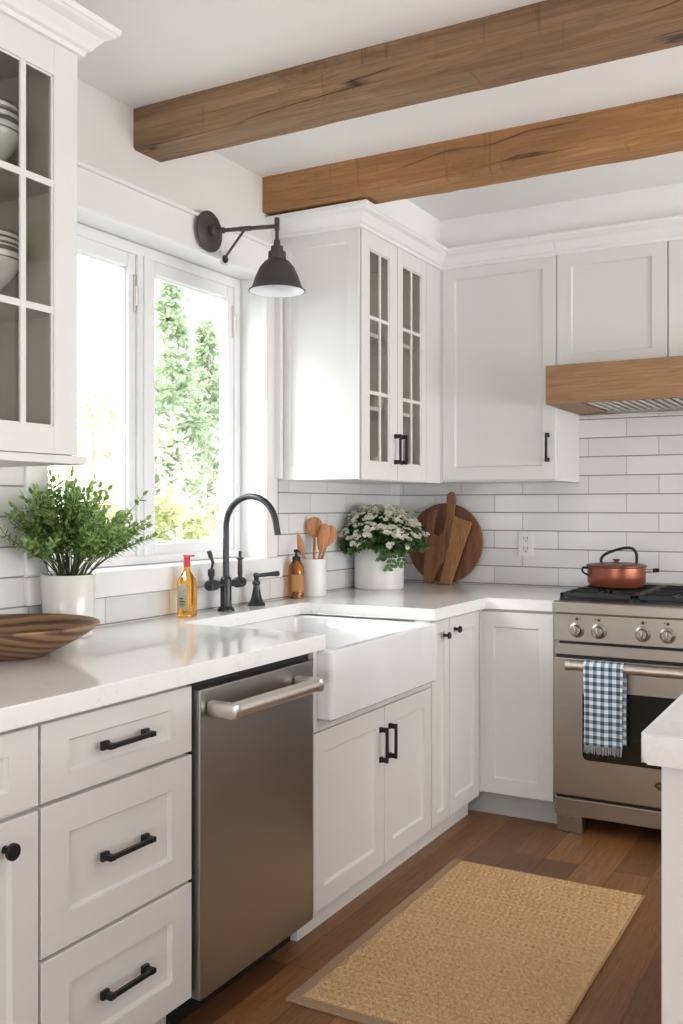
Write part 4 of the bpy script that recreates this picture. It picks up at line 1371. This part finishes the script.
# ------------------------------------------------------------------ dishes
M_dish = plain('grey_white_stoneware', (.62, .64, .63), .25)
M_rim = plain('dark_rim_glaze', (.10, .10, .10), .3)
def bowl(x, y, z, R_, h, label, group, foot=True):
    t = thing('pedestal_bowl' if foot else 'bowl', label, 'bowl', (x, y, z), group)
    b = B()
    if foot: pr = [(0, .0005), (R_*.50, .0005), (R_*.52, .004), (R_*.42, h*.18), (R_*.42, h*.30), (R_*.78, h*.55), (R_*.97, h*.80), (R_, h), (R_-.004, h), (R_*.92, h*.80), (R_*.7, h*.58), (0, h*.45)]
    else: pr = [(0, .0005), (R_*.45, .0005), (R_*.5, h*.1), (R_*.9, h*.6), (R_, h), (R_-.004, h), (R_*.86, h*.6), (R_*.45, h*.2), (0, h*.2)]
    b.lathe((x, y, z), pr, 40); put('bowl_body', b, M_dish, t, smooth=True)
    b = B(); b.lathe((x, y, z), [(R_+.0006, h*.93), (R_+.0012, h*.97), (R_+.0006, h*1.01)], 40); b.lathe((x, y, z), [(R_*.975+.001, h*.80), (R_*.985+.0012, h*.83)], 40)
    put('rim_line', b, M_rim, t, smooth=True)
    return t
g = 'bowls in the left glass cabinet'
bxx, byy = .150, 1.655
z = 2.1055
bowl(bxx, byy, z, .088, .135, 'tall pedestal bowl, lowest of the top-shelf stack in the left glass cabinet', g)
bowl(bxx, byy, z+.064, .086, .092, 'pale bowl nested in the middle of the top-shelf stack, left glass cabinet', g, False)
bowl(bxx, byy, z+.092, .084, .085, 'pale bowl lying uppermost in the top-shelf stack, left glass cabinet', g, False)
z = 1.7905
bowl(bxx, byy, z, .088, .135, 'pedestal bowl at the bottom of the stack on the middle shelf, left glass cabinet', g)
bowl(bxx, byy, z+.064, .088, .082, 'pale bowl second from the bottom in the middle-shelf stack, left glass cabinet', g, False)
bowl(bxx, byy, z+.080, .088, .080, 'pale bowl just below the top one in the middle-shelf stack, left glass cabinet', g, False)
bowl(bxx, byy, z+.096, .088, .078, 'pale bowl on the very top of the middle-shelf stack, left glass cabinet', g, False)
bowl(.17, 1.66, 1.4385, .10, .05, 'low pale bowl standing on the floor of the left glass cabinet', g, False)
# red-striped bowls behind the far glass doors
M_stripe = plain('red_stripe_glaze', (.38, .10, .07), .4)
M_dish2 = plain('cream_stoneware', (.60, .56, .50), .35)
names = ['lowest', 'second from the bottom', 'third from the bottom', 'second from the top', 'uppermost']
for i in range(5):
    z = 1.4190+.020+i*.036
    x, y = .155, 3.50
    t = thing('striped_bowl', 'red-striped bowl, %s in the stack in the far glass cabinet' % names[i], 'bowl', (x, y, z), 'red-striped bowls in the far glass cabinet')
    b = B(); b.lathe((x, y, z), [(0, -.019), (.048, -.019), (.052, -.016), (.072, .0), (.080, .018), (.082, .034), (.079, .034), (.074, .018), (.05, -.012), (0, -.014)] if i == 0 else
                     [(0, -.013), (.045, -.013), (.070, .002), (.0785, .0185), (.082, .0195), (.083, .034), (.079, .034), (.074, .018), (.05, -.006), (0, -.008)], 36)
    put('bowl_body', b, M_dish2, t, smooth=True)
    b = B(); b.lathe((x, y, z), [(.0828, .0215), (.0836, .0275), (.0836, .0315)], 36); put('stripe', b, M_stripe, t, smooth=True)
for (x, y, z, lab) in ((.14, 3.74, ZB+.0205, 'pale cup standing on the cabinet floor behind the right glass door'), (.15, 3.47, 1.7005, 'pale cup on the middle shelf behind the left of the far glass doors'), (.15, 3.76, 1.7005, 'pale cup on the middle shelf behind the right of the far glass doors'), (.15, 3.50, 2.0005, 'pale cup on the top shelf of the far glass cabinet')):
    t = thing('cup', lab, 'cup', (x, y, z), 'cups in the far glass cabinet')
    b = B(); b.lathe((x, y, z), [(0, 0), (.030, 0), (.036, .006), (.044, .05), (.046, .09), (.043, .09), (.040, .05), (.032, .01), (0, .01)], 28)
    put('cup_body', b, M_dish2, t, smooth=True)
    b = B(); b.tube(smoothpath([Vector((x, y+.043, z+.07)), Vector((x, y+.068, z+.065)), Vector((x, y+.068, z+.035)), Vector((x, y+.041, z+.028))], 4), .004, 8)
    put('handle', b, M_dish2, t, smooth=True)

# ------------------------------------------------------------------ outside
b = B(); b.box(-60, W-.25, -20, 60, -.75, -.6); struct('ground', b, M_lawn)
def tree(x, y, h, R_, shape, mat, label, n, lsize, name='garden_tree', base=.15, dens=1.0, group='trees outside the window'):
    t = thing(name, label, 'tree', (x, y, -.6), group)
    b = B(); b.tube([(x, y, -.6), (x+.05, y, -.6+h*.5), (x, y, -.6+h*.9)], [R_*.10, R_*.06, .02], 8)
    for k in range(14):
        z0 = -.6+h*rnd(.15, .8); a = rnd(0, 2*PI); l = R_*rnd(.4, .8)
        b.tube([(x, y, z0), (x+math.cos(a)*l, y+math.sin(a)*l, z0+l*.35)], [R_*.03, .008], 5)
    b.make('trunk', M_bark, t)
    bl = B()
    cl = []
    while len(cl) < 110*dens:
        q = rnd(base, 1)
        if shape == 'cone': rad = R_*(1-q)**.75*1.15
        else: rad = R_*math.sqrt(max(0, 1-((q-.55)/.47)**2))
        a = rnd(0, 2*PI); r = rad*rnd(.35, 1)
        cl.append((Vector((x+math.cos(a)*r, y+math.sin(a)*r, -.6+h*q)), R_*rnd(.13, .24)))
    for k in range(n):
        c, cr = random.choice(cl)
        v = Vector((random.gauss(0, 1), random.gauss(0, 1), random.gauss(0, 1))).normalized()*cr*rnd(.3, 1)
        p = c+v
        leaf(bl.bm, p, v.normalized()+Vector((rnd(-.6, .6), rnd(-.6, .6), rnd(-.6, .3))), Vector((0, 0, 1)), lsize*rnd(.7, 1.3), lsize*.6, .1)
    bl.make('foliage', mat, t, recalc=False)
def at(px, d, py=None):
    q = Vector((2.09, 0, 0))+Vector((-math.sin(YAW), math.cos(YAW), 0))*d+Vector((math.cos(YAW), math.sin(YAW), 0))*(px-341.5)/963*d
    return q.x, q.y
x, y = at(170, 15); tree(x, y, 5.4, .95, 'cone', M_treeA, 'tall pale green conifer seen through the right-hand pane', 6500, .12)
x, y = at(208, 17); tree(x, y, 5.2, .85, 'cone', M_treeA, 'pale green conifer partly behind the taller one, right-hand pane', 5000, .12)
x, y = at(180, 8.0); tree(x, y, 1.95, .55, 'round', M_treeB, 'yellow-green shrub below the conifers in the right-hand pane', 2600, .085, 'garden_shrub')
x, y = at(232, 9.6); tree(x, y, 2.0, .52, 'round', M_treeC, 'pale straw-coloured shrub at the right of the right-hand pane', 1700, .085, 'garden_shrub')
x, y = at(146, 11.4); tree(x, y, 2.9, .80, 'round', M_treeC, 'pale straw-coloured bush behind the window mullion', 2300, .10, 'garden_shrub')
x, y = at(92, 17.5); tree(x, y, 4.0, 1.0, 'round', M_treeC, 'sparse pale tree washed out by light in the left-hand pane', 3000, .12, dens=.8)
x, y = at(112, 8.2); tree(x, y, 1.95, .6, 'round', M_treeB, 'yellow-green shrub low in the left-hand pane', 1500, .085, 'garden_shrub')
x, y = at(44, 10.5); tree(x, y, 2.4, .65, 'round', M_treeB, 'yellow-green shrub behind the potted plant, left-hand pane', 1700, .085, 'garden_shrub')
t = thing('garden_fence', 'low white picket fence far outside the right-hand pane', 'fence', (-13, 19, -.6))
b = B()
p0 = Vector((*at(140, 24), 0)); p1 = Vector((*at(250, 24), 0))
dd = (p1-p0); L_ = dd.length; dd.normalize(); nd = Vector((dd.y, -dd.x, 0))
Mf = Matrix(((dd.x, nd.x, 0, p0.x), (dd.y, nd.y, 0, p0.y), (0, 0, 1, 0), (0, 0, 0, 1)))
k = 0
while k*.22 < L_:
    b.box(k*.22, k*.22+.09, -.012, .012, -.55, 1.02, 0, Mf); k += 1
b.box(0, L_, .012, .05, -.2, -.1, 0, Mf); b.box(0, L_, .012, .05, .65, .75, 0, Mf)
put('pickets', b, M_trim, t)
